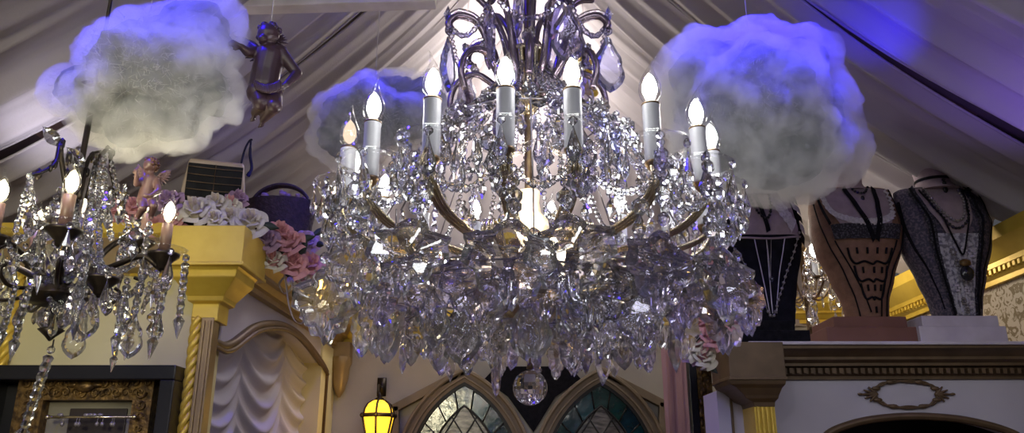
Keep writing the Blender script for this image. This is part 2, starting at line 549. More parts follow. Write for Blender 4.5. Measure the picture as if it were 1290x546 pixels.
struct(b, 'wall_recess', 'lavwall', 'wall at the back of the arched recess', smooth=False)
b = MB(); b.box((-2.35, 2.5, .64), (XL - .12, 4.5, .74))
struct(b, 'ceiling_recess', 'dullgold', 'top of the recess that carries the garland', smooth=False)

CORN = [(0, 0), (.03, 0), (.03, .02), (.045, .025), (.06, .045), (.075, .05), (.075, .062), (.095, .085), (.115, .10), (.115, .135), (0, .135)]
# gold entablature over the left wall and along the side wall
b = MB(); sweep(b, [((-2.4, 2.6, .655), (0, -1, 0)), ((-1.12, 2.6, .655), (0, -1, 0))], [(a * .9, z) for a, z in CORN])
struct(b, 'trim_left_front', 'gold', 'bright gold cornice over the cream wall', sharp=20)
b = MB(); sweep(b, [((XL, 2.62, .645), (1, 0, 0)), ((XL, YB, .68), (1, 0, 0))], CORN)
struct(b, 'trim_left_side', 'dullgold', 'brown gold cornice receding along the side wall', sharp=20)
# corner capital: block, cavetto, rope and pilaster
b = MB()
bt = at(218, 284, 2.45); bb = at(300, 333, 2.45)
b.box((bt.x, 2.45, bb.z), (-.862, 2.70, bt.z))
b.box((bt.x - .006, 2.444, bb.z - .004), (-.856, 2.70, bb.z + .008))
cx0, cx1, cz0 = -1.045, -.96, .475
prof = [(0, bb.z), (.14, bb.z - .012), (.18, bb.z - .035), (.42, bb.z - .055), (.75, bb.z - .085), (.80, bb.z - .10), (1, bb.z - .105), (1, cz0)]
rings = []
for k, z in prof:
    x0 = bt.x + (cx0 - bt.x) * k; x1 = -.868 + (cx1 + .868) * k; y0 = 2.455 + .105 * k
    rings.append([Vector(p) for p in ((x0, y0, z), (x1, y0, z), (x1, 2.66, z), (x0, 2.66, z))])
b.loft(rings)
struct(b, 'trim_capital', 'gold', 'bright gold corner block and capital', smooth=False, bevel=.003)
b = MB()
b.box((-1.008, 2.555, FZ), (-.968, 2.61, cz0 + .01))
b.box((-1.002, 2.547, FZ), (-.994, 2.56, cz0)); b.box((-.983, 2.547, FZ), (-.974, 2.56, cz0))
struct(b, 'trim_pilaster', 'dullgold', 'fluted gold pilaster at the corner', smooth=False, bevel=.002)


def rope(x, y, z0, z1, r, pitch=.022):
    b = MB(); n = int((z1 - z0) / pitch * 8)
    for ph in (0, PI * 2 / 3, PI * 4 / 3):
        b.tube([(x + r * .55 * math.cos(ph + i * PI / 12), y + r * .55 * math.sin(ph + i * PI / 12), z0 + (z1 - z0) * i / n) for i in range(n + 1)], r * .6, 6)
    return b


struct(rope(-1.025, 2.56, -.35, cz0 + .01, .017, .035), 'trim_rope', 'gold', 'gold twisted rope beside the corner pilaster')
r0 = at(14, 400, 2.57)
struct(rope(r0.x, 2.57, -.35, .655, .016, .035), 'trim_rope_panel', 'gold', 'gold twisted rope at the left edge of the cream wall')
b = MB(); b.prism([(-1.70, 2.586, .655), (-1.04, 2.586, .655), (-1.04, 2.586, .50), (-1.055, 2.586, .56), (-1.09, 2.586, .605), (-1.16, 2.586, .63), (-1.5, 2.586, .635), (-1.62, 2.586, .625), (-1.68, 2.586, .59)], (0, .008, 0))
struct(b, 'trim_spandrel', 'gold', 'gold curved spandrel over the cream panel', smooth=False)

# back cornice
b = MB(); sweep(b, [((XL, YB, .70), (0, -1, 0)), ((.75, YB, .80), (0, -1, 0)), ((XR, YB, .82), (0, -1, 0))], CORN)
struct(b, 'trim_back', 'gold', 'gold ribbed cornice on the back wall', sharp=20)
p = onX(425, 440, XL)
b = MB(); b.lathe([(.006, .40), (.03, .44), (.045, .50), (.05, .56), (.06, .585), (.06, .62)], 12, (XL + .05, YB - .05, 0)); b.box((XL, YB - .09, .60), (XL + .1, YB, .70))
struct(b, 'trim_corbel', 'dullgold', 'small gold corbel in the back corner', sharp=30)
b = MB(); b.box((XL - .1, YB - .34, FZ), (XL + .012, YB - .01, .66))
struct(b, 'trim_corner', 'cream', 'cream corner strip beside the recess', smooth=False)

# right: damask side wall with its gilt cornice
b = MB(); b.box((XR, 1.2, FZ), (XR + .1, 4.6, .93))
struct(b, 'wall_right', 'damask', 'damask papered side wall behind the busts', smooth=False)
b = MB(); sweep(b, [((XR, 1.2, .74), (-1, 0, 0)), ((XR, YB, .74), (-1, 0, 0))], [(0, 0), (.02, 0), (.02, .02), (.03, .03), (.035, .05), (.05, .055), (.05, .075), (.075, .11), (.10, .14), (.105, .19), (0, .19)])
for k in range(80):
    y = 1.9 + k * .032
    b.box((XR - .047, y, .775), (XR - .02, y + .016, .793))
struct(b, 'trim_right', 'gold', 'gilt cornice with a beaded row on the damask wall', sharp=20)

# right: front unit (mantel) with block, column and painted panel
mt = at(990, 431, 2.7).z; mb_ = at(990, 475, 2.7).z
b = MB()
H = mt - mb_
MP = [(0, 0), (.012, 0), (.012, H * .10), (.02, H * .14), (.02, H * .34), (.045, H * .36), (.045, H * .44), (.065, H * .52), (.065, H * .60), (.085, H * .74), (.105, H * .80), (.105, H * .90), (0, H * .90)]
sweep(b, [((.80, 2.8, mb_), (0, -1, 0)), ((2.0, 2.8, mb_ + .004), (0, -1, 0))], MP)
for k in range(44):
    x = .93 + k * .0245
    b.box((x, 2.76, mb_ + H * .16), (x + .013, 2.785, mb_ + H * .31))
struct(b, 'trim_mantel', 'bronze', 'brown gold mantel moulding with a dentil row', sharp=20)
b = MB(); b.box((.80, 2.685, mt - H * .10), (2.0, 3.5, mt)); 
struct(b, 'trim_shelf', 'lavplinth', 'pale lavender shelf top carrying the busts', smooth=False, bevel=.003)
f0 = at(916, 431, 2.60); f1 = at(991, 477, 2.60)
b = MB()
xl = at(901, 433, 2.72).x
fr = [(f0.x, 2.60), (f1.x, 2.60), (f1.x, 2.80), (xl, 2.80), (xl, 2.70)]
b.loft([[Vector((x, y, z)) for x, y in fr] for z in (f1.z, f0.z)])
b.loft([[Vector((x + (.003 if x > .8 else -.003), y - .003, z)) for x, y in fr] for z in (f1.z - .005, f1.z + .006)])
c0 = at(950, 508, 2.66); c1 = at(976, 508, 2.66)
rings = []
for k, z in ((.03, f1.z - .005), (.10, f1.z - .018), (.35, f1.z - .028), (.62, f1.z - .05), (.70, f1.z - .06), (.96, f1.z - .07), (1, f1.z - .085)):
    x0 = xl + (c0.x - xl) * k; x1 = f1.x + (c1.x - f1.x) * k; y0 = 2.60 + .06 * k
    rings.append([Vector(q) for q in ((x0, y0, z), (x1, y0, z), (x1, 2.8, z), (x0, 2.8, z))])
b.loft(rings)
struct(b, 'trim_block', 'bronze', 'brown gold corner block at the end of the mantel', smooth=False, bevel=.002)
b = MB()
b.box((c0.x, 2.665, FZ), (c1.x, 2.8, f1.z - .07))
for k in range(4):
    x = c0.x + .006 + k * (c1.x - c0.x - .008) / 4
    b.tube([(x + .006, 2.664, FZ), (x + .006, 2.664, f1.z - .085)], .0065, 8)
struct(b, 'trim_column', 'gold', 'fluted gold column below the corner block', sharp=30)

# painted panel with the dark arch cut out of it
YP = 2.8
arcpx = [(1030, 575), (1036, 556), (1046, 545), (1068, 536), (1092, 530), (1120, 526.5), (1150, 525), (1180, 526), (1210, 529), (1240, 535), (1264, 542), (1284, 551), (1296, 566)]
arc = [at(q[0], q[1], YP) for q in smooth_path([(x, y, 0) for x, y in arcpx], 4)]
b = MB()
ztop = mb_ + .01
b.band([Vector(q) for q in arc], [Vector((q.x, YP, ztop)) for q in arc], (0, .08, 0))
b.box((c0.x, YP, FZ), (arc[0].x, YP + .08, ztop)); b.box((arc[-1].x, YP, FZ), (XR, YP + .08, ztop))
struct(b, 'wall_right_front', 'lavwall', 'pale lavender panel below the mantel', smooth=False)
b = MB()
b.tube([q + Vector((0, -.004, 0)) for q in arc] , .013, 8); b.tube([q + Vector((0, -.010, .0)) for q in arc], .007, 8)
struct(b, 'trim_panel_arch', 'bronze', 'bronze moulding around the dark arch')
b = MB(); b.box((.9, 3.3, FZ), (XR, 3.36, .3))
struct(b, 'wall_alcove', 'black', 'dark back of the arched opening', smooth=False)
w0 = at(890, 500, 2.95)
b = MB(); b.box((w0.x, 2.80, FZ), (c0.x + .01, 3.0, f1.z - .02)); 
struct(b, 'wall_right_return', 'lavwall', 'narrow pale panel left of the gold column', smooth=False)
s0 = at(919, 500, 2.795)
b = MB(); b.box((s0.x, 2.793, FZ), (s0.x + .008, 2.80, f1.z - .03))
struct(b, 'trim_return', 'bronze', 'thin bronze bead on the narrow pale panel', smooth=False)
# ceiling beam
e0 = at(262, 9, 2.5); e1 = at(548, 1, 2.5)
b = MB(); d = e1 - e0; n = d.cross(Vector((0, 1, 0))).normalized()
if n.z < 0: n = -n
b.prism([e0, e1, e1 + n * .06, e0 + n * .06], (0, .06, 0))
struct(b, 'beam', 'beam', 'cream ceiling beam', smooth=False, bevel=.004)

# ------------------------------------------------------------------ tent cloth: one panel per length of voile
NAMES = ['in front of', 'beside', 'just behind', 'behind', 'far behind', 'furthest behind']


def drape(side, k, y0, y1):
    rr = random.Random(k * 17 + (3 if side > 0 else 90))
    tmax = 2.32 if side < 0 else 1.93
    npl = 3
    ph = [rr.uniform(-.25, .25) for _ in range(12)]
    amp = [rr.uniform(.35, 1) for _ in range(12)]
    sag = rr.uniform(-.015, .02)

    def fn(u, v):
        t = v * tmax
        x = RX + side * t
        w = y0 + (y1 - y0) * u
        w += .05 * math.sin(v * 2.2 + k * 1.7) + (u - .5) * .06 * math.sin(v * PI)
        q = u * npl; i = int(min(q, npl - 1e-6)); fq = q - i
        fold = amp[i] * max(0, 1 - abs(2 * fq - 1 + ph[i])) ** 1.6 * .075 + .020 * amp[i + 2] * abs(math.sin(u * 11 + ph[i + 2] * 6 + v * 1.1))
        fold += .0035 * math.sin(u * 37 + v * 2.5 + ph[i] * 9)
        lift = .03 * (2 * u - 1) ** 2
        z = tent_z(x) - fold * (.35 + .8 * v) + lift * .6 + sag * math.sin(v * PI) + .012
        return (x, w, z)
    b = MB(); b.grid(fn, 60, 44)
    # rolled hems along both edges
    for u in (0, 1):
        b.tube([fn(u, v / 30) for v in range(31)], .006, 6)
    o = b.build('tent_drape', 'drape', recalc=False)
    sd = 'left' if side < 0 else 'right'
    pos = ['first', 'second', 'third', 'fourth', 'fifth', 'sixth', 'seventh'][k]
    tag(o, 'pleated white voile tent panel, %s from the front on the %s slope' % (pos, sd), 'fabric drape', 'tent cloth panels')


EDGES = [1.05, 1.62, 2.08, 2.55, 3.03, 3.52, 4.0, 4.5]
for k in range(7):
    for side in (-1, 1):
        g = .035 if (k % 2 == (0 if side > 0 else 1)) else -.01
        drape(side, k, EDGES[k] + g * .5, EDGES[k + 1] - g * .6)

# ================================================================== WINDOWS
YW = 4.44


def lancet(cx, spring, w, rad, off, n=14, below=60):
    """pointed arch outline in the photo's plane: up the left side, over the point, down the right"""
    cc = rad - w; R2 = rad + off
    top = math.sqrt(R2 * R2 - cc * cc)
    a0 = math.atan2(top, -cc)   # angle at the apex about the left arc's centre (cx + cc)
    L = [(cx - w - off, spring + below)]
    for i in range(n + 1):
        a = PI + (a0 - PI) * i / n
        L.append((cx + cc + R2 * math.cos(a), spring - R2 * math.sin(a)))
    Rr = [(2 * cx - x, y) for x, y in reversed(L[:-1])]
    return L + Rr


def plane(pts, Y): return [at(x, y, Y) for x, y in pts]


def gothic(idx, cx, gable, lab):
    sp, w, rad = 600, 68, 129.6
    root = thing('window_%d' % idx, lab, 'window', at(cx, 660, YW)); root['kind'] = 'structure'
    org = root.location

    def L(pts): return [p - org for p in pts]
    o17 = L(plane(lancet(cx, sp, w, rad, 18), YW)); o5 = L(plane(lancet(cx, sp, w, rad, 4), YW)); o0 = L(plane(lancet(cx, sp, w, rad, 0), YW))
    b = MB(); b.band(o5, o17, (0, .05, 0))
    b.tube([p + Vector((0, -.004, 0)) for p in o17], .012, 6); b.tube([p + Vector((0, -.004, 0)) for p in L(plane(lancet(cx, sp, w, rad, 9), YW))], .006, 6)
    b.build('stone_arch', 'stone', root, sharp=30)
    b = MB(); b.band([p + Vector((0, .004, 0)) for p in o0], [p + Vector((0, .004, 0)) for p in o5], (0, .03, 0))
    b.build('dark_sash', 'lead', root, smooth=False)
    # gable moulding
    gp = L(plane(gable, YW)); b = MB()
    for i in range(len(gp) - 1):
        a_, c_ = gp[i], gp[i + 1]; t = (c_ - a_).normalized(); nn = t.cross(Vector((0, 1, 0)))
        b.prism([a_ - nn * .022 - t * .01, c_ - nn * .022 + t * .01, c_ + nn * .022 + t * .01, a_ + nn * .022 - t * .01], (0, .05, 0))
    b.build('gable_moulding', 'stone', root, smooth=False, bevel=.004)
    # glass: teal border panes and a smoky middle
    YG = YW + .02
    out = lancet(cx, sp, w, rad, 0, 10); inn = lancet(cx, sp, w, rad, -22, 10)
    O = L(plane(out, YG)); I = L(plane(inn, YG))
    b = MB(); rr = random.Random(idx * 5)
    for i in range(len(O) - 1):
        if i % 2 == 0: m_ = rr.choice((0, 1, 2, 3))
        b.add([O[i], O[i + 1], I[i + 1], I[i]], [(0, 1, 2, 3)], m_)
    b.build('teal_border_glass', ['teal0', 'teal1', 'teal2', 'teal3'], root, smooth=False)['label'] = 'teal and blue border panes'
    b = MB(); b.add(I, [tuple(range(len(I)))])
    b.build('middle_glass', 'greyglass', root, smooth=False)['label'] = 'smoky streaked glass'
    # lead lines
    b = MB(); fwd = Vector((0, -.006, 0))
    b.tube([p + fwd for p in I], .006, 6)
    for i in range(2, len(O) - 1, 2): b.tube([O[i] + fwd, I[i] + fwd], .0045, 6)

    def inside(x, y):
        c = False; j = len(inn) - 1
        for i in range(len(inn)):
            xi, yi = inn[i]; xj, yj = inn[j]
            if (yi > y) != (yj > y) and x < (xj - xi) * (y - yi) / (yj - yi) + xi: c = not c
            j = i
        return c
    for s in (-1, 1):
        for k in range(-8, 9):
            pts = [(cx + k * 27 + 13.5 + s * t * .62, 660 - t) for t in range(0, 170, 2)]
            pts = [q for q in pts if inside(*q)]
            if len(pts) > 2:
                P2 = L(plane(pts, YG)); b.tube([P2[0] + fwd, P2[-1] + fwd], .0045, 6)
    b.build('lead_cames', 'lead', root)
    return root


gothic(1, 585, [(497, 660), (497, 514), (584, 468)], 'pointed stained glass window on the left, under the crystal ball')
gothic(2, 757, [(757, 468), (836, 509), (836, 660)], 'pointed stained glass window on the right, beside the pink curtain')
# dark transom between the two arches
b = MB(); b.prism(plane([(610, 478), (625, 462), (718, 462), (732, 478), (700, 500), (672, 545), (640, 500)], 4.475), (0, .02, 0))
struct(b, 'trim_transom', 'blackcloth', 'dark board between the two pointed windows', smooth=False)

# ================================================================== CURTAINS
b = MB()


def shade(u, v):
    y = 2.63 + u * 1.82
    z = .60 - v * 1.1
    ncol = 3; q = u * ncol; i = min(int(q), ncol - 1); s = (q - i) * 2 - 1
    edge = abs(math.sin(PI * q)) ** .75
    ph = z * 12.5 + 1.7 * edge + .5 * math.sin(q * 1.3 + z * 2) + .35 * math.sin(z * 6 + q)
    f = ph - math.floor(ph)
    fold = (.5 + .5 * math.sin(2 * PI * ph)) ** 1.5
    x = -1.10 + .024 * fold * (.3 + .7 * edge) + .016 * edge
    return (x, y, z + .02 * edge)


b.grid(shade, 180, 240)
o = b.build('swag_curtain', 'curtain', recalc=False)
tag(o, 'lavender white ruched swag curtain filling the arched recess', 'curtain')

b = MB()
pc0 = at(834, 468, 4.2); pc1 = at(872, 468, 4.2)


def pinkc(u, v):
    x = pc0.x + (pc1.x - pc0.x) * u * (1 - .10 * v)
    z = pc0.z + .12 - v * 1.5
    y = 4.2 - .035 * abs(math.sin(u * 9.5 + v * .6)) - .012 * math.sin(u * 21 + v * 2)
    return (x, y, z)


b.grid(pinkc, 60, 20)
tag(b.build('pink_curtain', 'pinkcurtain', recalc=False), 'narrow pink satin curtain hanging beside the right window', 'curtain')

# ================================================================== WALL FURNITURE
# ornate gilt frame strip (edge of a big mirror frame)
q0 = at(868, 474, 3.4); q1 = at(897, 474, 3.4)
root = thing('ornate_gilt_frame', 'dark ornate gilt frame upright beside the pink curtain', 'frame', (q0.x, 3.4, -.6))
w_ = q1.x - q0.x; h_ = at(868, 440, 3.4).z + .6
b = MB(); b.box((0, 0, 0), (w_ * .35, .05, h_)); b.build('dark_edge', 'black', root, smooth=False, bevel=.004)
b = MB(); b.box((w_ * .3, .01, 0), (w_, .06, h_))
rr = random.Random(4)
for k in range(90):
    z = k / 90 * h_; b.ball((w_ * (.42 + .46 * rr.random()), .008, z), rr.uniform(.006, .013), 6, (1, .7, rr.uniform(.8, 1.8)))
b.build('carved_border', 'gilt', root, sharp=60)
pan = at(905, 474, 3.45)


# picture in the black box frame on the left wall
t0 = at(0, 462, 2.48); t1 = at(222, 460, 2.48)
X0, X1, ZT = t0.x - .22, t1.x, t1.z
root = thing('framed_picture', 'black box frame with a carved gilt picture frame inside', 'picture', ((X0 + X1) / 2, 2.6, ZT - .9))
ox, oz = (X0 + X1) / 2, ZT - .9


def PL(px, py, Y):
    p = at(px, py, Y); return Vector((p.x - ox, Y - 2.6, p.z - oz))


hw = (X1 - X0) / 2
b = MB(); T = .045
for a, c in (((-hw, -.12, .9 - T), (hw, 0, .9)), ((-hw, -.12, 0), (hw, 0, T)), ((-hw, -.12, T), (-hw + T * 4.2, 0, .9 - T)), ((hw - T, -.12, T), (hw, 0, .9 - T))):
    b.box(a, c)
b.box((-hw + .01, -.012, .01), (hw - .01, -.002, .89))
b.build('box_frame', 'black', root, smooth=False, bevel=.004)
g0 = PL(22, 478, 2.52); g1 = PL(193, 478, 2.52)
gl, gr, gt = g0.x, g1.x, g0.z + .012
b = MB()
bw = .075
for a, c in (((gl, -.07, gt - bw), (gr, -.012, gt)), ((gl, -.07, .1), (gl + bw * 1.15, -.012, gt - bw)), ((gr - bw * .8, -.07, .1), (gr, -.012, gt - bw))):
    b.box(a, c)
rr = random.Random(9)


def curl(c, r, turns, sgn, flip):
    pts = []
    for i in range(18):
        a = i / 17 * turns * 2 * PI; q = r * (1 - i / 20)
        pts.append((c[0] + sgn * q * math.cos(a), c[1], c[2] + flip * q * math.sin(a)))
    b.tube(pts, [r * .24 * (1 - i / 26) for i in range(18)], 6)


for i in range(15):
    x = gl + .03 + (gr - gl - .06) * i / 14
    for k in range(2):
        curl((x + rr.uniform(-.01, .01), -.074, gt - .022 - k * .03), rr.uniform(.012, .02), 1.2, rr.choice((-1, 1)), rr.choice((-1, 1)))
    b.ball((x, -.072, gt - .012), .008, 6, (1.6, .7, .8))
for i in range(12):
    z = gt - .09 - i * .035
    curl((gl + .045, -.074, z), rr.uniform(.014, .024), 1.3, rr.choice((-1, 1)), rr.choice((-1, 1)))
    curl((gr - .03, -.074, z), rr.uniform(.010, .017), 1.3, rr.choice((-1, 1)), rr.choice((-1, 1)))
mid = (gl + gr) / 2
b.ball((mid, -.08, gt - .035), .022, 10, (1.5, .6, .8)); b.ball((mid - .035, -.078, gt - .03), .014, 8, (1.6, .6, .6)); b.ball((mid + .035, -.078, gt - .03), .014, 8, (1.6, .6, .6))
b.build('carved_gilt_frame', 'gilt', root, sharp=50)
b = MB(); b.box((gl + bw, -.03, .1), (gr - bw * .75, -.014, gt - bw)); b.build('mount', 'matboard', root, smooth=False)
a0 = PL(88, 515, 2.56); a1 = PL(160, 515, 2.56)
b = MB(); b.box((a0.x, -.038, .1), (a1.x, -.031, a0.z)); b.build('dark_painting', 'darkart', root, smooth=False, bevel=.002)
# hanger rod with dangling beads in front of it
e0 = PL(60, 526, 2.5); e1 = PL(169, 527, 2.5)
rd = thing('jewellery_rod', 'thin gilt rod with dangling pearl earrings across the dark picture', 'display rod', (ox + (e0.x + e1.x) / 2, 2.5, oz + e0.z))
L_ = (e1.x - e0.x) / 2
b = MB(); b.tube([(-L_, 0, 0), (L_, 0, 0)], .004, 8); b.ball((-L_, 0, 0), .008, 8); b.ball((L_, 0, 0), .008, 8)
for k in (-1, 1): b.tube([(k * L_ * .96, 0, 0), (k * L_ * .96, .055, 0)], .003, 6)
b.build('rod', 'brass', rd)
for x in (-.62, -.30, -.24, .18, .3, .52, .56):
    b = MB(); b.tube([(x * L_, 0, .004), (x * L_, -.004, -.008), (x * L_, -.004, -.016)], .001, 5); b.ball((x * L_, -.004, -.021), .0065, 8, (1, 1, 1.2)); b.build('earring', 'pearl', rd)
for x in (-.7, -.1, 0, .08, .22): 
    b = MB(); b.ball((x * L_, -.004, .006), .007, 8, (1.5, .7, .8)); b.build('gem_clip', 'pearl', rd)

# oval gilt ornament on the panel
c = at(1142, 497, 2.79)
root = thing('oval_wall_ornament', 'bronze oval frame ornament with leaf tips on the lavender panel', 'wall ornament', (c.x, 2.797, c.z - .06))
ow, oh = (at(1182, 497, 2.79).x - at(1103, 497, 2.79).x) / 2, .044


def ov(a, k=1): return Vector((ow * k * math.copysign(abs(math.cos(a)) ** .8, math.cos(a)), 0, oh * k * math.copysign(abs(math.sin(a)) ** .85, math.sin(a)) + .06))


b = MB()
for ph in (0, PI):
    b.tube([ov(2 * PI * i / 96) + Vector((.0035 * math.cos(i * .5 + ph), -.006, .0035 * math.sin(i * .5 + ph))) for i in range(96)], .0038, 6, closed=True)
for i in range(8):
    p_ = ov(2 * PI * i / 8 + .39); b.ball(p_ + Vector((0, -.007, 0)), .010, 8, (1.7, .7, .8))
b.build('oval_rim', 'bronze', root)
for s in (-1, 1):
    b = MB()
    for k in range(5):
        a = (k - 2) * .5
        b.capsule((s * ow * .96, -.006, .06), (s * (ow + .045 * math.cos(a) * (1 - .12 * abs(k - 2))), -.006, .06 + .028 * math.sin(a)), .007, .003, 6)
    b.ball((s * (ow + .052), -.007, .06), .006, 8, (1.6, .7, .8))
    b.build('leaf_tip', 'bronze', root)

# lantern on the back wall
c = at(477, 524, 4.2)
root = thing('amber_lantern', 'glowing amber glass lantern with dark metal ribs on the back wall', 'lantern', (c.x, 4.2, c.z - .12))
K = .0044
zz = lambda py: at(477, py, 4.2).z - c.z + .12
hexr = [(zz(545) - .06, 17 * K * .75), (zz(545), 17 * K * .92), (zz(524), 20 * K)]
def hexring(r, z): return [Vector((r * math.cos(PI / 6 + i * PI / 3), r * math.sin(PI / 6 + i * PI / 3), z)) for i in range(6)]
dome = [(zz(524), 19 * K), (zz(516), 17.5 * K), (zz(510), 14.5 * K), (zz(506), 9 * K), (zz(504.5), 3 * K)]
b = MB(); b.loft([hexring(r * .97, z) for z, r in hexr]); b.build('amber_panes', 'lantern', root, smooth=False)
b = MB(); b.loft([hexring(r * .97, z + .002) for z, r in dome]); b.build('amber_dome', 'lantern', root, smooth=False)
b = MB()
for i in range(6):
    for prof_ in (hexr, dome):
        b.tube([hexring(r, z)[i] for z, r in prof_], .006, 6)
R0 = hexring(20 * K, zz(524)); b.tube(R0, .011, 6, closed=True)
for q in R0: b.ball(q, .014, 8)
b.tube(hexring(17 * K * .75, hexr[0][0]), .009, 6, closed=True)
b.build('metal_ribs', 'iron', root)
b = MB(); b.lathe([(.022, zz(505)), (.026, zz(503)), (.012, zz(501)), (.016, zz(499)), (.006, zz(497)), (.002, zz(494))], 10); b.build('finial', 'iron', root)
b = MB(); zt = zz(482); b.tube([(0, 0, zz(498)), (-.02, .06, zt - .04), (-.03, .14, zt), (-.03, .235, zt)], .006, 8); b.lathe([(.04, 0), (.04, .012)], 14, (0, 0, 0)) if False else None
b.box((-.055, .235, zt - .05), (-.005, .243, zt + .05)); b.build('wall_bracket', 'iron', root)
lamp('lantern_light', 'POINT', (c.x, 4.0, c.z), 2, (1, .6, .12), .05)

# ================================================================== CRYSTAL SHAPES (each hangs from its origin, face towards -Y)
def ring_outline(pts, y, k=1, c=(0, 0)):
    return [Vector((c[0] + (x - c[0]) * k, y, c[1] + (z - c[1]) * k)) for x, z in pts]


def cut_plate(outline, t, k_in=.72, centre=True, hook=True, c=None, alt=0):
    """cut-glass plate: sharp rim, bevel ring, raised or flat middle"""
    b = MB(); n = len(outline)
    if c is None: c = (sum(p[0] for p in outline) / n, sum(p[1] for p in outline) / n)
    mid = []
    for i in range(n):
        k = k_in * (1 - alt * (i % 2))
        mid.append((c[0] + (outline[i][0] - c[0]) * k, c[1] + (outline[i][1] - c[1]) * k))
    vs = ring_outline(outline, 0)
    vs += [Vector((x, -t, z)) for x, z in mid] + [Vector((x, t, z)) for x, z in mid]
    fs = []
    for i in range(n):
        j = (i + 1) % n
        fs += [(i, j, n + j, n + i), (j, i, 2 * n + i, 2 * n + j)]
    if centre:
        vs += [Vector((c[0], -t * 1.7, c[1])), Vector((c[0], t * 1.7, c[1]))]
        for i in range(n):
            j = (i + 1) % n
            fs += [(n + i, n + j, 3 * n), (2 * n + j, 2 * n + i, 3 * n + 1)]
    else:
        fs += [tuple(range(n, 2 * n)), tuple(range(3 * n - 1, 2 * n - 1, -1))]
    b.add(vs, fs)
    return b


def oct_bead(b, r, z):
    b.lathe([(r * .35, z), (r, z - r * .62), (r, z - r * 1.38), (r * .35, z - r * 2)], 8, sy=.75)


def me_teardrop(m, L=.062, W=.0125):
    b = MB(); oct_bead(b, .0075, 0)
    z = -.017
    b.lathe([(.0012, z), (W * .35, z - L * .22), (W * .85, z - L * .55), (W, z - L * .70), (W * .75, z - L * .86), (.001, z - L)], 8, sy=.62)
    return b.mesh('teardrop', m, False)


def me_plaquette(m, L=.105, W=.056):
    """big scalloped leaf plaquette under a rosette"""
    n = 40; out = []
    for i in range(n):
        a = 2 * PI * i / n
        s = .5 - .5 * math.cos(a)     # 0 top .. 1 bottom
        w = W * math.sin(PI * s ** .66) ** .75 * (1 + .075 * math.cos(10 * a + PI) * (s > .2))
        if s < .2: w = max(w * .5, .006)
        zz_ = -.024 - L * s * (1 + .05 * math.cos(10 * a + PI) * (s > .2))
        out.append((math.copysign(w, math.sin(a)) if 0 < i < n and i != n // 2 else 0, zz_))
    b = MB(); c = (0, -.024 - L * .54); vs = []; t = .0085
    for k, y in ((1, 0), (.80, -t), (.36, -t * 1.3), (.80, t), (.36, t * 1.3)):
        vs += ring_outline(out, y, k, c)
    fs = []
    for r0, r1, fl in ((0, 1, 0), (1, 2, 0), (0, 3, 1), (3, 4, 1)):
        for i in range(n):
            j = (i + 1) % n
            q = (r0 * n + i, r0 * n + j, r1 * n + j, r1 * n + i)
            fs.append(tuple(reversed(q)) if fl else q)
    fs += [tuple(range(2 * n, 3 * n)), tuple(range(5 * n - 1, 4 * n - 1, -1))]
    b.add(vs, fs)
    oct_bead(b, .009, 0)
    return b.mesh('plaquette', m, False)


def me_leaf(m, L=.10, W=.026):
    """flat-faced pointed pendeloque with a wide bevel"""
    out = [(0, 0), (.22, -.04), (.30, -.12), (.55, -.24), (.80, -.34), (.86, -.42), (.84, -.5), (.98, -.6), (1, -.70), (.8, -.82), (.45, -.92), (0, -1)]
    pts = [(x * W, -.018 + z * L) for x, z in out] + [(-x * W, -.018 + z * L) for x, z in reversed(out[1:-1])]
    b = cut_plate(pts, .006, .70, False, c=(0, -.018 - L * .56))
    oct_bead(b, .008, 0)
    return b.mesh('leaf', m, False)


def me_prism(m, L=.12, W=.0085):
    b = MB(); oct_bead(b, .0075, 0)
    z = -.017
    b.lathe([(W * .4, z), (W, z - .012), (W * .95, z - L * .72), (W * .6, z - L * .76), (W * 1.15, z - L * .82), (.0008, z - L)], 6)
    return b.mesh('prism', m, False)


def me_rosette(m, r=.0165):
    b = MB(); n = 16
    rim = [(r * (1 if i % 2 else .86) * math.cos(2 * PI * i / n), r * (1 if i % 2 else .86) * math.sin(2 * PI * i / n)) for i in range(n)]
    b = cut_plate(rim, .0045, .45, True, c=(0, 0), alt=.2)
    return b.mesh('rosette', m, False)


def me_octdrop(m, r=.0115):
    b = MB(); oct_bead(b, .0065, 0); oct_bead(b, r, -.014); b.lathe([(.001, -.036), (.008, -.050), (.0095, -.058), (.001, -.074)], 6)
    return b.mesh('octagon_drop', m, False)


def chain_mb(p0, p1, sag, r=.0052, gap=1.95, b=None, n=None):
    b = b or MB()
    p0, p1 = Vector(p0), Vector(p1)
    L = (p1 - p0).length + sag * 1.2
    n = n or max(int(L / (r * gap)), 3)
    for i in range(n + 1):
        t = i / n
        p = p0.lerp(p1, t) + Vector((0, 0, -sag * 4 * t * (1 - t)))
        q = r * (1 if i % 3 else 1.25)
        b.lathe([(q * .3, -q), (q, -q * .35), (q, q * .35), (q * .3, q)], 6, p)
    return b


VAR = ['crystal', 'crystal', 'crystal', 'lilac', 'crystal', 'smoke', 'crystal', 'crystal']
SHAPES = {}


def shape(kind, m):
    k = (kind, m)
    if k not in SHAPES:
        SHAPES[k] = {'teardrop': me_teardrop, 'plaquette': me_plaquette, 'leaf': me_leaf, 'prism': me_prism, 'rosette': me_rosette, 'octdrop': me_octdrop}[kind](m)
    return SHAPES[k]


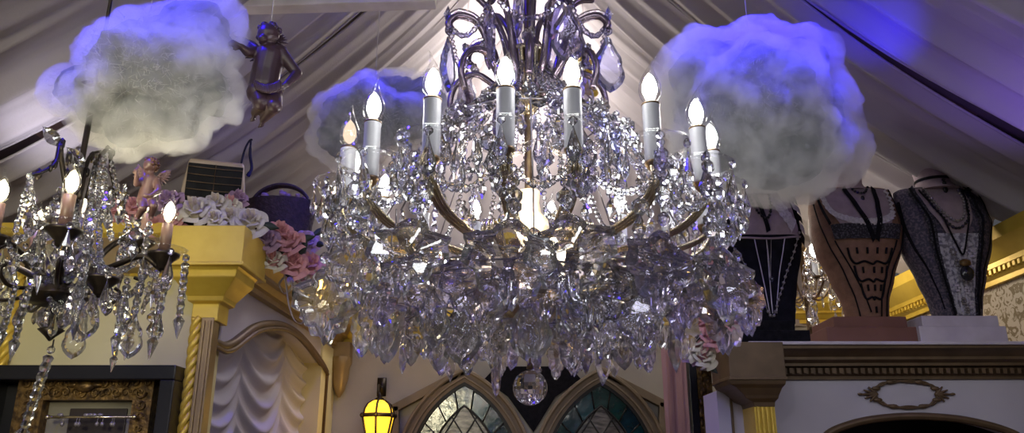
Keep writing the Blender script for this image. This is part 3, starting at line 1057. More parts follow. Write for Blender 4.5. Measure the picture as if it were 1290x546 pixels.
def bulb_parts(root, sleeve_z, r, bulb_len, glow, loc=(0, 0, 0), r_b=None, tilt=0, lean=0):
    """clear flame-tip bulb with a bent tail and a glowing filament inside; base at sleeve_z"""
    rb = r_b or r * 1.18
    L = bulb_len
    prof = [(r * .55, 0), (r * .62, .05 * L), (rb * .86, .16 * L), (rb, .30 * L), (rb * .96, .40 * L), (rb * .72, .54 * L), (rb * .42, .68 * L), (rb * .2, .80 * L), (rb * .12, .90 * L), (rb * .05, L)]
    b = MB(); rings = []
    for q, z in prof:
        bend = lean * max(0, z / L - .55) ** 2 * L * 1.6
        rings.append([Vector((q * math.cos(2 * PI * j / 16) + bend, q * math.sin(2 * PI * j / 16), z)) for j in range(16)])
    b.loft(rings)
    o = b.build('bulb', 'bulbglass', root, loc=(loc[0], loc[1], loc[2] + sleeve_z))
    b = MB(); b.lathe([(rb * .12, .12 * L), (rb * .45, .18 * L), (rb * .68, .30 * L), (rb * .62, .42 * L), (rb * .40, .55 * L), (rb * .08, .64 * L)], 12)
    f = b.build('filament', glow, o)
    return o


# ================================================================== THE GREAT CRYSTAL CHANDELIER
CX, CY = .036, 1.6
RC, ZT_, ZB_ = .385, .622, .512       # candle ring radius, sleeve top, sleeve bottom
chan = thing('crystal_chandelier', 'huge crystal chandelier with white candle bulbs hanging in the middle', 'chandelier', (CX, CY, .12))
OZ = .12


def pol(r, a, z): return Vector((r * math.sin(R_(a)), -r * math.cos(R_(a)), z - OZ))


ANG = [-7, -27, -50, -71, -94, -118, -138, -160, 10, 33, 55, 74, 97, 120, 142, 170]
b = MB()
b.tube([(0, 0, z - OZ) for z in (.36, .6, .9, 1.3)], .009, 10)
b.build('centre_rod', 'darkbrass', chan)
b = MB(); b.lathe([(r, z - OZ) for r, z in ((.004, .268), (.02, .275), (.03, .29), (.05, .30), (.078, .325), (.088, .35), (.088, .358), (.06, .365), (.03, .375), (.028, .40))], 24)
b.build('hub_bowl', 'brass', chan, sharp=40)
b = MB()
for q in range(16):
    a = 2 * PI * q / 16
    b.tube([(r * math.cos(a), r * math.sin(a), z - OZ) for r, z in ((.012, .765), (.022, .80), (.036, .85), (.044, .90), (.046, .905))], .007, 6)
b.lathe([(.010, .755 - OZ), (.016, .77 - OZ), (.010, .79 - OZ)], 12); b.lathe([(.045, .90 - OZ), (.05, .905 - OZ), (.045, .912 - OZ)], 20)
b.build('fluted_cup', 'brass', chan)
# glowing urn lamp in the middle
b = MB(); b.lathe([(.018, .40 - OZ), (.024, .41 - OZ), (.022, .428 - OZ), (.026, .445 - OZ), (.020, .452 - OZ)], 18); b.build('urn_base', 'brass', chan, sharp=40)
b = MB(); b.lathe([(.020, .45 - OZ), (.036, .468 - OZ), (.044, .49 - OZ), (.040, .51 - OZ), (.026, .526 - OZ), (.022, .55 - OZ), (.024, .575 - OZ)], 22, cap=False)
urn = b.build('glass_urn', 'urn', chan)
b = MB(); b.ball((-.004, -.047, .497 - OZ), .012, 12, (1, .5, 1)); b.build('urn_lamp', 'glowurn', urn)
lamp('urn_light', 'POINT', (CX, CY - .075, .50), 1.2, (1, .8, .5), .012)

arm_me = {}


def arm_mesh(lift):
    if lift in arm_me: return arm_me[lift]
    p = smooth_path([(0, -.06, .372), (0, -.12, .398), (0, -.19, .412), (0, -.27, .420), (0, -.335, .434), (0, -.376, .462), (0, -.390, .49), (0, -RC, .512)], 5)
    b = MB()
    for off in (-.0085, 0, .0085):
        b.tube([q + Vector((off, 0, 0)) for q in p], .0044, 6)
    b.tube([q + Vector((0, 0, .004)) for q in p], .0035, 6)
    me = b.mesh('arm', 'brass'); arm_me[lift] = me
    return me


b = MB(); b.loft([[Vector((r * math.cos(2 * PI * j / 28) * (1 + w * (j % 2)), r * math.sin(2 * PI * j / 28) * (1 + w * (j % 2)), z)) for j in range(28)] for r, z, w in ((.012, 0, 0), (.030, .004, 0), (.046, .014, 0), (.056, .028, .01), (.062, .042, .03), (.0605, .042, .03), (.054, .030, .01), (.044, .017, 0), (.028, .008, 0), (.012, .004, 0))])
b.tube([(.0625 * math.cos(2 * PI * j / 32), .0625 * math.sin(2 * PI * j / 32), .042) for j in range(32)], .0015, 6, closed=True)
dish_me = b.mesh('dish', 'thin')
b = MB(); b.lathe([(.0155, 0), (.0162, .002), (.0158, .006), (.0155, .104), (.0162, .106), (.0158, .110), (.006, .110)], 20)
sleeve_me = b.mesh('sleeve', 'candle'); sleeve_me.set_sharp_from_angle(angle=R_(40))
b = MB(); b.lathe([(.004, -.018), (.010, -.012), (.0165, -.002), (.017, .002)], 16); cup_me = b.mesh('cup', 'darkbrass')
b = MB(); b.lathe([(.0160, 0), (.0168, .0015), (.0160, .004)], 20); collar_me = b.mesh('collar', 'darkbrass')

n_tear = 0
for i, a in enumerate(ANG):
    ra = R_(a)
    link('arm', arm_mesh(0), chan, (0, 0, -OZ), (0, 0, ra))
    ctr = pol(RC, a, ZB_)
    low = .05 if 110 < abs(a) < 150 else 0
    d = link('glass_dish', dish_me, chan, ctr + Vector((0, 0, -.006)), (0, 0, ra))
    s = link('candle_sleeve', sleeve_me, chan, ctr)
    link('dark_cup', cup_me, s); link('collar', collar_me, s, (0, 0, .109))
    bb_ = bulb_parts(chan, ZT_ - ZB_, .0155, .098, 'glowdim' if a == -71 else 'glowwhite', ctr, .0205, 0, rnd.uniform(-.5, .5))
    if a != -71:
        w = pol(RC, a, ZT_ + .03)
        lamp('bulb_light', 'POINT', (CX + w.x, CY + w.y, w.z + OZ), 1.9, (1, .99, .95), .018)
    for k in range(6):
        aa = 2 * PI * (k + .5) / 6 + rnd.uniform(-.15, .15)
        p = ctr + Vector((.0605 * math.cos(aa), .0605 * math.sin(aa), .034))
        link('teardrop_pendant', shape('teardrop', rnd.choice(VAR)), chan, p, (rnd.uniform(-.08, .08), rnd.uniform(-.08, .08), aa + PI / 2 + rnd.uniform(-.5, .5)), rnd.uniform(.9, 1.2)); n_tear += 1


def hang(name, kind, r, a, z, sc=1.0, lab=None, face=None, m=None, jit=.12):
    f = R_(a) * .45 if face is None else face
    return link(name, shape(kind, m or rnd.choice(VAR)), chan, pol(r, a, z), (rnd.uniform(-jit, jit), rnd.uniform(-jit, jit), f + rnd.uniform(-.5, .5)), sc)


# bead garlands
def chain(p0, p1, sag, r=.0052, m='crystal'):
    chain_mb(p0, p1, sag, r).build('bead_garland', m, chan, smooth=False, recalc=False)


p = smooth_path([(0, -.05, .355), (0, -.11, .338), (0, -.18, .342), (0, -.24, .362), (0, -.285, .395), (0, -.28, .425), (0, -.255, .425)], 5)
b = MB()
for off in (-.008, 0, .008): b.tube([q + Vector((off, 0, 0)) for q in p], .0042, 6)
low_me = b.mesh('lower_arm', 'brass')
for k in range(10): link('lower_arm', low_me, chan, (0, 0, -OZ), (0, 0, R_(36 * k + 20)))
# rosettes on and between the arms
for i, a in enumerate(ANG):
    for r, z in ((.345, .475), (.25, .43), (.16, .395)):
        q = pol(r, a + rnd.uniform(-3, 3), z)
        link('rosette', shape('rosette', rnd.choice(VAR)), chan, q + pol(.018, a, OZ), (rnd.uniform(-.3, .3), 0, R_(a) + rnd.uniform(-.6, .6)), rnd.uniform(.85, 1.25))
AS = sorted(ANG)
MIDS = [(AS[i] + (AS[(i + 1) % 16] + (360 if i == 15 else 0))) / 2 for i in range(16)]
# outer row of large plaquettes hung below the candle cups and between them
for a in AS:
    hang('plaquette', 'plaquette', .415, a + rnd.uniform(-3, 3), .418 + rnd.uniform(-.012, .012), rnd.uniform(1.2, 1.4), m=rnd.choice(['crystal', 'crystal', 'lilac']))
for a in MIDS:
    hang('plaquette', 'plaquette', .31, a + rnd.uniform(-3, 3), .405 + rnd.uniform(-.015, .01), rnd.uniform(1.15, 1.35), m=rnd.choice(['crystal', 'smoke', 'lilac']))
for a in AS:
    hang('octagon_drop', 'octdrop', .418, a + rnd.uniform(-2, 2), .515, 1.25, m='crystal')
    hang('rosette', 'rosette', .405, a, .445, 1.5, m='crystal')
    hang('octagon_drop', 'octdrop', .385, a + rnd.uniform(-5, 5), .462, 1.3)
# fringe of leaf pendants
for r, n, z, s in ((.295, 14, .338, 1.12), (.235, 11, .332, 1.25), (.175, 8, .327, 1.2), (.115, 8, .318, .9)):
    for k in range(n):
        a = 360 * (k + .5 * (r > .25)) / n + rnd.uniform(-4, 4)
        if (r in (.295, .115) and k % 3 == 1) or (r in (.235, .175) and k % 2):
            hang('plaquette', 'plaquette', r, a, z + .005, 1.02)
        else:
            hang('leaf_pendant', 'leaf', r, a, z + rnd.uniform(-.015, .015), s * rnd.uniform(.9, 1.12), m=rnd.choice(['crystal', 'crystal', 'smoke', 'lilac']))
# prism icicles between them
for r, n, z in ((.265, 6, .395), (.20, 6, .38), (.14, 6, .36), (.085, 5, .335)):
    for k in range(n):
        a = 360 * (k + .3) / n + rnd.uniform(-6, 6)
        hang('prism_pendant', 'prism', r, a, z + rnd.uniform(-.01, .01), rnd.uniform(.8, 1.1), jit=.05)
# octagon drops among the candle cups and the upper crown
for r, n, z in ((.43, 18, .53), (.335, 20, .60), (.27, 18, .64), (.20, 16, .70), (.19, 12, .62)):
    for k in range(n):
        a = 360 * (k + .5) / n + rnd.uniform(-5, 5)
        hang('octagon_drop', 'octdrop', r, a, z + rnd.uniform(-.02, .015), rnd.uniform(.9, 1.3), m=rnd.choice(['crystal', 'crystal', 'lilac', 'crystal', 'smoke', 'blueglass']))


for k in range(24):      # crown skirt
    a = 15 * k
    chain(pol(.05, a, .86), pol(.155, a + rnd.uniform(-3, 3), .735), .018, .0058, rnd.choice(['crystal', 'lilac', 'crystal']))
    chain(pol(.155, a, .735), pol(.215, a + 7.5, .69), .02, .006, rnd.choice(['crystal', 'smoke', 'crystal']))
for i, a in enumerate(AS):
    chain(pol(.215, a, .70), pol(.34, a + rnd.uniform(-4, 4), .545), .05, .0058)
    chain(pol(.40, a, .50), pol(.40, MIDS[i] * 2 - a, .50), .055, .006)
# bead crown ring and hanging ring wires
b = MB()
for r, z in ((.155, .735), (.215, .69), (.295, .335), (.235, .328), (.175, .322), (.345, .345), (.115, .318)):
    b.tube([pol(r, 10 * k, z) for k in range(36)], .0018, 5, closed=True)
for k in range(8):
    b.tube([pol(.088, 45 * k, .352), pol(.115, 45 * k, .32), pol(.175, 45 * k, .324), pol(.235, 45 * k, .330), pol(.295, 45 * k, .337), pol(.345, 45 * k, .347), pol(.345, 45 * k, .455)], .0016, 5)
    b.tube([pol(.05, 45 * k, .86), pol(.155, 45 * k, .737), pol(.215, 45 * k, .692), pol(.335, 45 * k, .455)], .0016, 5)
b.build('ring_wires', 'pearl', chan)
# crown of clear glass beads where the skirt starts
for k in range(14):
    a = 360 * k / 14
    hang('rosette', 'rosette', .19, a, .72, 1.25, jit=.3)
    hang('rosette', 'rosette', .225, a + 12, .685, 1.2, jit=.3)
# upper tier scroll arms with their tall pendeloques
for k in range(7):
    a = 360 * k / 7 + 26
    b = MB()
    p = smooth_path([pol(.035, a, .80), pol(.075, a, .86), (pol(.095, a, .93)), pol(.12, a, .975), pol(.160, a, .985), pol(.182, a, .965), pol(.178, a, .945)], 5)
    b.tube(p, .0085, 8)
    b.build('scroll_arm', 'mauvebrass', chan)
    b = MB(); b.tube([q + (pol(1, a, OZ)) * .0 + Vector((0, 0, .0125)) for q in p[6:-4]], .0055, 6); b.build('glass_rod', 'lilac', chan)
    b = MB()
    p = smooth_path([pol(.04, a + 25, .79), pol(.085, a + 25, .845), pol(.125, a + 25, .872), pol(.165, a + 25, .855), pol(.182, a + 25, .81), pol(.17, a + 25, .765)], 5)
    b.tube(p, .0075, 8); b.build('lower_scroll', 'mauvebrass', chan)
    b = MB()
    p = smooth_path([pol(.04, a - 18, .86), pol(.055, a - 18, .95), pol(.085, a - 18, 1.02), pol(.13, a - 18, 1.075), pol(.17, a - 18, 1.09)], 5)
    b.tube(p, .008, 8); b.build('top_scroll', 'mauvebrass', chan)
    link('rosette', shape('rosette', 'blueglass'), chan, pol(.186, a, .985), (0, 0, R_(a)), 1.2)
    link('rosette', shape('rosette', 'crystal'), chan, pol(.125, a + 25, .885), (0, 0, R_(a)), 1.1)
    link('tall_pendeloque', shape('leaf', 'blueglass' if k % 2 else 'lilac'), chan, pol(.182, a, .955), (0, 0, R_(a) * .25 + rnd.uniform(-.4, .4)), 1.4)['label'] = 'tall lavender tinted pendeloque'
    link('tall_pendeloque', shape('leaf', 'lilac'), chan, pol(.10, a + 12, 1.05), (0, 0, R_(a) * .25 + .3), 1.35)
    chain(pol(.18, a, .96), pol(.18, a + 360 / 7, .96), .06, .0058, 'lilac')
# ball and its little cap
b = MB(); b.ball((0, 0, 0), .0345, 22); ball_me = b.mesh('ball', 'ball', False)
o = link('crystal_ball', ball_me, chan, (0, 0, .163 - OZ)); o['label'] = 'faceted crystal ball at the bottom'
b = MB(); b.lathe([(.002, .035), (.007, .037), (.006, .045), (.002, .05)], 10); b.tube([(0, 0, .045), (0, 0, .12)], .002, 6); b.build('ball_hook', 'darkbrass', o)

# ================================================================== COTTON CLOUDS
M['cotton'] = cloth_mat('white_cotton_wadding', (.26, .27, .28), (.22, .23, .24), .35, 9, .5, 40)
def wisp_mat():
    m, nt, N, L = newmat('wispy_cotton')
    N.remove(N['Principled BSDF'])
    v = N.new('ShaderNodeVolumeScatter'); v.inputs['Color'].default_value = (.44, .45, .46, 1); v.inputs['Anisotropy'].default_value = .2
    tc = N.new('ShaderNodeTexCoord'); n = N.new('ShaderNodeTexNoise'); n.inputs['Scale'].default_value = 11; n.inputs['Detail'].default_value = 4; n.inputs['Distortion'].default_value = .6
    L.new(tc.outputs['Object'], n.inputs['Vector'])
    r = N.new('ShaderNodeMapRange'); r.inputs['From Min'].default_value = .40; r.inputs['From Max'].default_value = .60; r.inputs['To Min'].default_value = 14; r.inputs['To Max'].default_value = 60
    L.new(n.outputs['Fac'], r.inputs['Value']); L.new(r.outputs['Result'], v.inputs['Density'])
    L.new(v.outputs[0], N['Material Output'].inputs['Volume'])
    return m


M['wisp'] = wisp_mat()
M['fluff'] = cloth_mat('loose_cotton_fibres', (.6, .6, .62), (.5, .5, .52), .5, 9, 0, 40)
M['string'] = mat('pale_nylon_string', (.55, .5, .52), .5)


def cloud(c, lobes, seed, label, hang_to, scale=1.0):
    c = Vector(c); rr = random.Random(seed)
    bm = bmesh.new(); bmesh.ops.create_icosphere(bm, subdivisions=6, radius=1)
    for v in bm.verts:
        d = v.co.normalized(); best = .05
        acc = 0
        for (o, r) in lobes:
            o = Vector(o); bq = d.dot(o); disc = bq * bq - (o.length_squared - r * r)
            if disc > 0:
                t = bq + math.sqrt(disc)
                if t > 0: acc += math.exp(t * 26)
        best = math.log(acc) / 26 if acc > 1 else .08
        q = d * best * 9 + Vector((seed, 0, 0))
        n1 = noise.noise(q * .9) * .034 + noise.noise(q * 1.9 + Vector((5, 5, 5))) * .020
        rid = 1 - abs(noise.noise(q * 1.3 + Vector((9, 2, 1)))) * 2
        n2 = noise.noise(q * 4.3) * .008 + noise.noise(q * 9) * .0035 + noise.noise(q * 19) * .002
        v.co = d * (best + n1 + n2 - .010 * max(rid, 0) ** 3)
    me = bpy.data.meshes.new('cloud'); bm.to_mesh(me)
    me.materials.append(M['cotton']); me.polygons.foreach_set('use_smooth', [True] * len(me.polygons))
    verts = [(v.co.copy(), v.normal.copy()) for v in bm.verts]
    bm.free()
    root = thing('cotton_cloud', label, 'cloud', c)
    link('wadding', me, root, (0, 0, 0), (0, 0, 0), .84)
    wm = me.copy(); wm.materials.clear(); wm.materials.append(M['wisp'])
    sc_ = max(max(abs(x) for x in v.co) for v in wm.vertices)
    link('wispy_edge', wm, root, (0, 0, 0), (0, 0, 0), 1.03)
    # loose fibres standing off the surface
    b = MB()
    for k in range(4000):
        p, n = rr.choice(verts)
        p = p * .90 + Vector((rr.gauss(0, .004), rr.gauss(0, .004), rr.gauss(0, .004)))
        t = Vector((rr.gauss(0, 1), rr.gauss(0, 1), rr.gauss(0, 1)))
        d = (n * rr.uniform(.1, .8) + t * .5).normalized()
        L = rr.uniform(.004, .016); w = rr.uniform(.0003, .0006)
        s = d.cross(t).normalized() * w
        bend = t.normalized() * L * .35
        p1 = p + d * L * .5 + bend * .3; p2 = p + d * L + bend
        b.add([p - d * .004 - s, p - d * .004 + s, p1 + s * .8, p1 - s * .8, p2], [(0, 1, 2, 3), (3, 2, 4)])
    o = b.build('loose_fibres', 'fluff', root, recalc=False, smooth=True); o['kind'] = 'stuff'
    top = max(v[0].z for v in verts)
    b = MB(); b.tube([(0, 0, top * .7), (0, 0, hang_to - c.z)], .0014, 5); b.build('hanging_string', 'string', root)
    return root


def lob(cx, cy, Y, items):
    """lobes given as offsets (px right, px up, depth m, px radius) about a centre"""
    k = Y / 930
    return [((dx * k, dy, dz * k), r * k) for dx, dz, dy, r in items]


LC = at(176, 98, 1.56)
cloud(LC, lob(0, 0, 1.56, [(8, 0, 0, 84), (-58, 32, .03, 46), (64, 35, 0, 60), (-12, 76, .05, 52), (60, 82, .02, 46), (-88, -14, .0, 30), (100, -16, .02, 30), (22, -70, -.02, 40), (-48, -42, 0, 44), (60, -48, .02, 40)]), 3,
      'big cotton wool cloud above the iron chandelier on the left', tent_z(LC.x) + .02)
RC_ = at(952, 132, 2.2)
cloud(RC_, lob(0, 0, 2.2, [(0, 0, 0, 92), (-60, 55, .03, 56), (5, 84, .04, 44), (62, 50, .02, 60), (84, -10, .0, 44), (-82, 12, .04, 40), (-55, -50, 0, 56), (50, -66, -.02, 58), (95, -60, .02, 36), (-5, -75, -.02, 48)]), 11,
      'big cotton wool cloud above the mannequin busts on the right', tent_z(RC_.x) + .02)
CC = at(470, 150, 2.55)
cloud(CC, lob(0, 0, 2.55, [(0, 0, 0, 50), (-42, -6, .0, 36), (30, 42, .02, 30), (50, 5, .02, 40), (-30, 14, 0, 34), (-45, -36, 0, 26), (70, 30, .03, 34)]), 23,
      'smaller cotton wool cloud half hidden behind the left candles', tent_z(CC.x) + .02)


# ================================================================== CHERUB FIGURES (one continuous body each)
def body_mesh(name, caps, balls, voxel, mats, smooth_it=6):
    b = MB()
    for a, c, ra, rb in caps: b.capsule(a, c, ra, rb, 14)
    for c, r, sc in balls: b.ball(c, r, 16, sc)
    me = b.mesh('tmp', mats)
    o = bpy.data.objects.new('tmp', me); COL.objects.link(o)
    r = o.modifiers.new('r', 'REMESH'); r.mode = 'VOXEL'; r.voxel_size = voxel; r.use_smooth_shade = True
    s = o.modifiers.new('s', 'SMOOTH'); s.iterations = smooth_it; s.factor = .5
    dg = bpy.context.evaluated_depsgraph_get()
    out = bpy.data.meshes.new_from_object(o.evaluated_get(dg)); out.name = name
    bpy.data.objects.remove(o)
    out.materials.clear(); out.materials.append(M[mats])
    out.polygons.foreach_set('use_smooth', [True] * len(out.polygons))
    return out


def hand(caps, wrist, dirv, side, k):
    """palm, four fingers of different lengths with a knuckle bend, thumb off the side"""
    w = Vector(wrist); d = Vector(dirv).normalized(); s = Vector(side).normalized(); u = d.cross(s)
    caps.append((w, w + d * 9 * k, 4.0 * k, 4.6 * k))
    for i, L in enumerate((8, 10, 9.4, 7)):
        p0 = w + d * 9.5 * k + s * (i - 1.5) * 2.7 * k; p1 = p0 + (d + s * (i - 1.5) * .12) * L * .5 * k; p2 = p1 + (d * .8 + u * .55) * L * .5 * k
        caps += [(p0, p1, 1.55 * k, 1.4 * k), (p1, p2, 1.4 * k, 1.15 * k)]
    t0 = w + d * 3 * k - s * 4 * k; t1 = t0 + (d * .6 - s * .8) * 5 * k; t2 = t1 + (d * .95 - s * .2) * 4 * k
    caps += [(t0, t1, 1.9 * k, 1.6 * k), (t1, t2, 1.6 * k, 1.3 * k)]


def foot(caps, ankle, dirv, side, k):
    a = Vector(ankle); d = Vector(dirv).normalized(); s = Vector(side).normalized()
    caps += [(a - d * 2 * k, a + d * 13 * k, 4.6 * k, 3.6 * k)]
    for i in range(5):
        p = a + d * (15.5 - abs(i - 1) * .9) * k + s * (i - 2) * 1.9 * k
        caps.append((p - d * 3 * k, p + d * 1.2 * k, 1.6 * k, 1.3 * k if i else 1.7 * k))


def wing(root, base, out, up, L, matn, name='wing'):
    """small feathered wing: overlapping plump feathers fanned out"""
    b = MB(); base = Vector(base); out = Vector(out).normalized(); up = Vector(up).normalized()
    n_ = out.cross(up).normalized()
    for layer, (cnt, ln) in enumerate(((7, 1.0), (6, .66), (4, .4))):
        for i in range(cnt):
            t = i / (cnt - 1)
            d = (out * math.cos(t * 1.25 - .25) - up * math.sin(t * 1.25 - .55)).normalized()
            p0 = base + out * L * .18 * (1 - t) + n_ * .0012 * (layer + 1)
            l = L * ln * (1 - .35 * t)
            side = d.cross(n_)
            rings = []
            for q in range(7):
                f = q / 6; w = l * .14 * math.sin(PI * min(f * .86 + .12, 1)) + .0006
                c = p0 + d * l * f + n_ * (.006 * math.sin(f * PI) * (1 + layer * .4))
                rings.append([c + side * w * math.cos(2 * PI * j / 8) + n_ * (w * .35 + .0004) * math.sin(2 * PI * j / 8) for j in range(8)])
            b.loft(rings)
    return b.build(name, matn, root)


# hanging cherub, seen from below and behind
Y = 1.6
O_ = at(337, 98, Y)
kp = Y / 940


def hp(px, py, dy=0):
    p = at(px, py, Y + dy) - O_
    return p


k_ = kp * 1.0
caps, balls = [], []
chest, belly, hipc = hp(340, 72), hp(335, 92, .0), hp(332, 110)
caps += [(chest, belly, 19 * kp, 19 * kp), (belly, hipc, 19 * kp, 20 * kp)]
balls += [(hp(325, 117, -.01), 15 * kp, (1, 1, 1)), (hp(342, 119, -.01), 15 * kp, (1, 1, 1))]          # buttocks
balls += [(hp(338, 44, -.01), 14.5 * kp, (1, 1.05, 1.08)), (hp(331, 49, -.03), 6 * kp, (1, 1, .9)), (hp(327, 47, -.022), 2.6 * kp, (1, 1, 1)), (hp(330, 53, -.022), 4.5 * kp, (1, 1, .8)), (hp(350, 47, -.012), 3.2 * kp, (.6, 1, 1.2))]   # head, cheek, nose, chin, ear
caps += [(hp(339, 55), hp(340, 64), 8 * kp, 10 * kp)]
# right arm: shoulder, elbow out, hand back to the hip
sh, el, wr = hp(353, 66), hp(374, 93, .01), hp(361, 107, -.015)
caps += [(hp(345, 66), sh, 11 * kp, 9.5 * kp), (sh, el, 9 * kp, 7 * kp), (el, wr, 7.2 * kp, 4.6 * kp)]
hand(caps, wr, hp(346, 113, -.02) - wr, Vector((0, -.3, 1)), kp * .95)
# left arm stretched up to the left
sh2, el2, wr2 = hp(325, 66), hp(312, 66, -.03), hp(304, 59, -.05)
caps += [(hp(336, 68), sh2, 11 * kp, 9 * kp), (sh2, el2, 8.6 * kp, 6.4 * kp), (el2, wr2, 6.4 * kp, 4.4 * kp)]
hand(caps, wr2, hp(292, 54, -.06) - wr2, Vector((.2, 0, 1)), kp * .9)
# legs folded back
kn, an = hp(346, 134, -.03), hp(332, 150, .02)
caps += [(hp(342, 118), kn, 14 * kp, 10 * kp), (kn, an, 9.5 * kp, 5.5 * kp)]
foot(caps, an, hp(328, 161, .03) - an, Vector((1, .2, 0)), kp * .75)
kn, an = hp(329, 130, -.03), hp(321, 142, .02)
caps += [(hp(325, 116), kn, 14 * kp, 10 * kp), (kn, an, 9.5 * kp, 5.5 * kp)]
foot(caps, an, hp(318, 154, .03) - an, Vector((1, .2, 0)), kp * .75)
root = thing('cherub_figurine', 'dark mauve winged cherub hanging on a string beside the left cotton cloud', 'figurine', O_)
link('body', body_mesh('body', caps, balls, .0022, 'cherub'), root)
b = MB(); rr = random.Random(3)
for i in range(46):
    d = Vector((rr.gauss(0, 1), rr.gauss(0, 1), rr.gauss(.4, 1))).normalized()
    if d.y < -.3 and d.z < .3: continue
    b.ball(hp(339, 43) + d * 14.2 * kp, rr.uniform(3, 4.6) * kp, 8)
b.build('curly_hair', 'cherub', root)
wing(root, hp(331, 62, .012), (-1, .25, .25), (0, .1, 1), .062, 'cherub')
wing(root, hp(344, 60, .012), (.45, .35, .85), (-.5, .2, .6), .048, 'cherub')
b = MB()
for i in range(14):
    t = i / 13
    b.capsule(hp(322 + 30 * t, 104 + 5 * math.sin(t * PI), -.045 + .02 * abs(t - .5)), hp(324 + 28 * t, 112 + 4 * math.sin(t * PI), -.047 + .02 * abs(t - .5)), 3.0 * kp, 2.4 * kp, 7)
b.build('loincloth', 'cherub', root)
b = MB(); tz = tent_z(O_.x) + .01 - O_.z
b.tube([hp(341, 34), (hp(341, 34).x, 0, tz)], .0013, 5); b.tube([hp(341, 33) + Vector((.006 * math.cos(i * PI / 4), 0, .006 * math.sin(i * PI / 4))) for i in range(8)], .0015, 5, closed=True)
b.build('hanging_string', 'string', root)

# small seated cherub on the iron chandelier
Y = 1.42
O2 = at(186, 280, Y); kp = Y / 950


def sp(px, py, dy=0): return at(px, py, Y + dy) - O2


caps, balls = [], []
caps += [(sp(189, 228), sp(186, 240), 9.5 * kp, 9.5 * kp), (sp(186, 240), sp(184, 250), 9.5 * kp, 10.5 * kp), (sp(189, 216), sp(190, 224), 4.5 * kp, 5.5 * kp)]
balls += [(sp(190, 209), 9.3 * kp, (1, 1, 1.08)), (sp(184, 212, -.008), 3.6 * kp, (1, 1, .9)), (sp(181.5, 211, -.005), 1.6 * kp, (1, 1, 1)), (sp(184, 216, -.004), 2.6 * kp, (1, 1, .8)), (sp(194, 211, -.012), 2 * kp, (.6, 1, 1.2)), (sp(180, 252), 8 * kp, (1, 1, 1)), (sp(190, 252), 8 * kp, (1, 1, 1))]
a, e, w = sp(197, 228), sp(200, 241, -.01), sp(190, 247, -.03)
caps += [(sp(192, 227), a, 5.5 * kp, 5 * kp), (a, e, 4.8 * kp, 3.9 * kp), (e, w, 3.9 * kp, 2.6 * kp)]
hand(caps, w, sp(182, 247, -.035) - w, Vector((0, -.4, 1)), kp * .5)
a, e, w = sp(181, 227), sp(172, 232, -.02), sp(172, 221, -.03)
caps += [(sp(186, 227), a, 5.5 * kp, 5 * kp), (a, e, 4.8 * kp, 3.9 * kp), (e, w, 3.9 * kp, 2.6 * kp)]
hand(caps, w, sp(171, 212, -.035) - w, Vector((1, 0, 0)), kp * .5)
kn, an = sp(180, 263, -.045), sp(173, 275, -.03)
caps += [(sp(181, 252), kn, 7 * kp, 5 * kp), (kn, an, 4.8 * kp, 3 * kp)]
foot(caps, an, sp(167, 281, -.05) - an, Vector((1, 0, 0)), kp * .42)
kn, an = sp(194, 260, -.045), sp(190, 274, -.03)
caps += [(sp(189, 252), kn, 7 * kp, 5 * kp), (kn, an, 4.8 * kp, 3 * kp)]
foot(caps, an, sp(191, 282, -.05) - an, Vector((1, 0, 0)), kp * .42)
root = thing('cherub_figurine', 'small pinkish brown cherub sitting on the iron chandelier', 'figurine', O2)
link('body', body_mesh('body', caps, balls, .0015, 'putto', 4), root)
b = MB(); rr = random.Random(8)
for i in range(40):
    d = Vector((rr.gauss(.3, 1), rr.gauss(0, 1), rr.gauss(.5, 1))).normalized()
    if d.x < -.4 and d.z < .4: continue
    b.ball(sp(190.5, 208) + d * 8.9 * kp, rr.uniform(2, 3) * kp, 7)
b.build('curly_hair', 'hair', root)
wing(root, sp(184, 226, .012), (-1, .2, .7), (.2, .1, 1), .036, 'putto')
wing(root, sp(195, 226, .012), (.8, .4, .3), (-.2, .1, 1), .030, 'putto')

# far gilded figures glimpsed through the upper arms of the great chandelier
for (px, py, Yf, mm, lab, s) in ((737, 92, 3.5, 'gilt', 'small gilded cherub far behind the upper right scroll arms', 1.15), (588, 138, 3.4, 'cherub', 'small dark reddish cherub far behind the upper left scroll arms', .9)):
    src = [o for o in bpy.data.objects if o.name == 'cherub_figurine'][0]
    c = copy_tree(src); c['label'] = lab; c.location = at(px, py, Yf); c.scale = (s, s, s); c.rotation_euler = (0, 0, 1.2 if px > 650 else -1)
    for ch in c.children:
        if not ch.name.startswith('hanging'):
            ch.data = ch.data.copy(); ch.data.materials.clear(); ch.data.materials.append(M['gold'] if mm == 'gilt' else M['hair'])
        else:
            ch.data = ch.data.copy()
            tz = (tent_z(c.location.x) - c.location.z) / s
            for v in ch.data.vertices:
                if v.co.z > .3: v.co.z = tz

# ================================================================== BLACK IRON CHANDELIER ON THE LEFT
LX = at(72, 375, 1.5)
ic = thing('iron_chandelier', 'black iron chandelier with candle bulbs and crystal spears at the left edge', 'chandelier', (LX.x, 1.5, at(72, 520, 1.5).z))
IO = Vector(ic.location)


def ip(px, py, Y): return at(px, py, Y) - IO


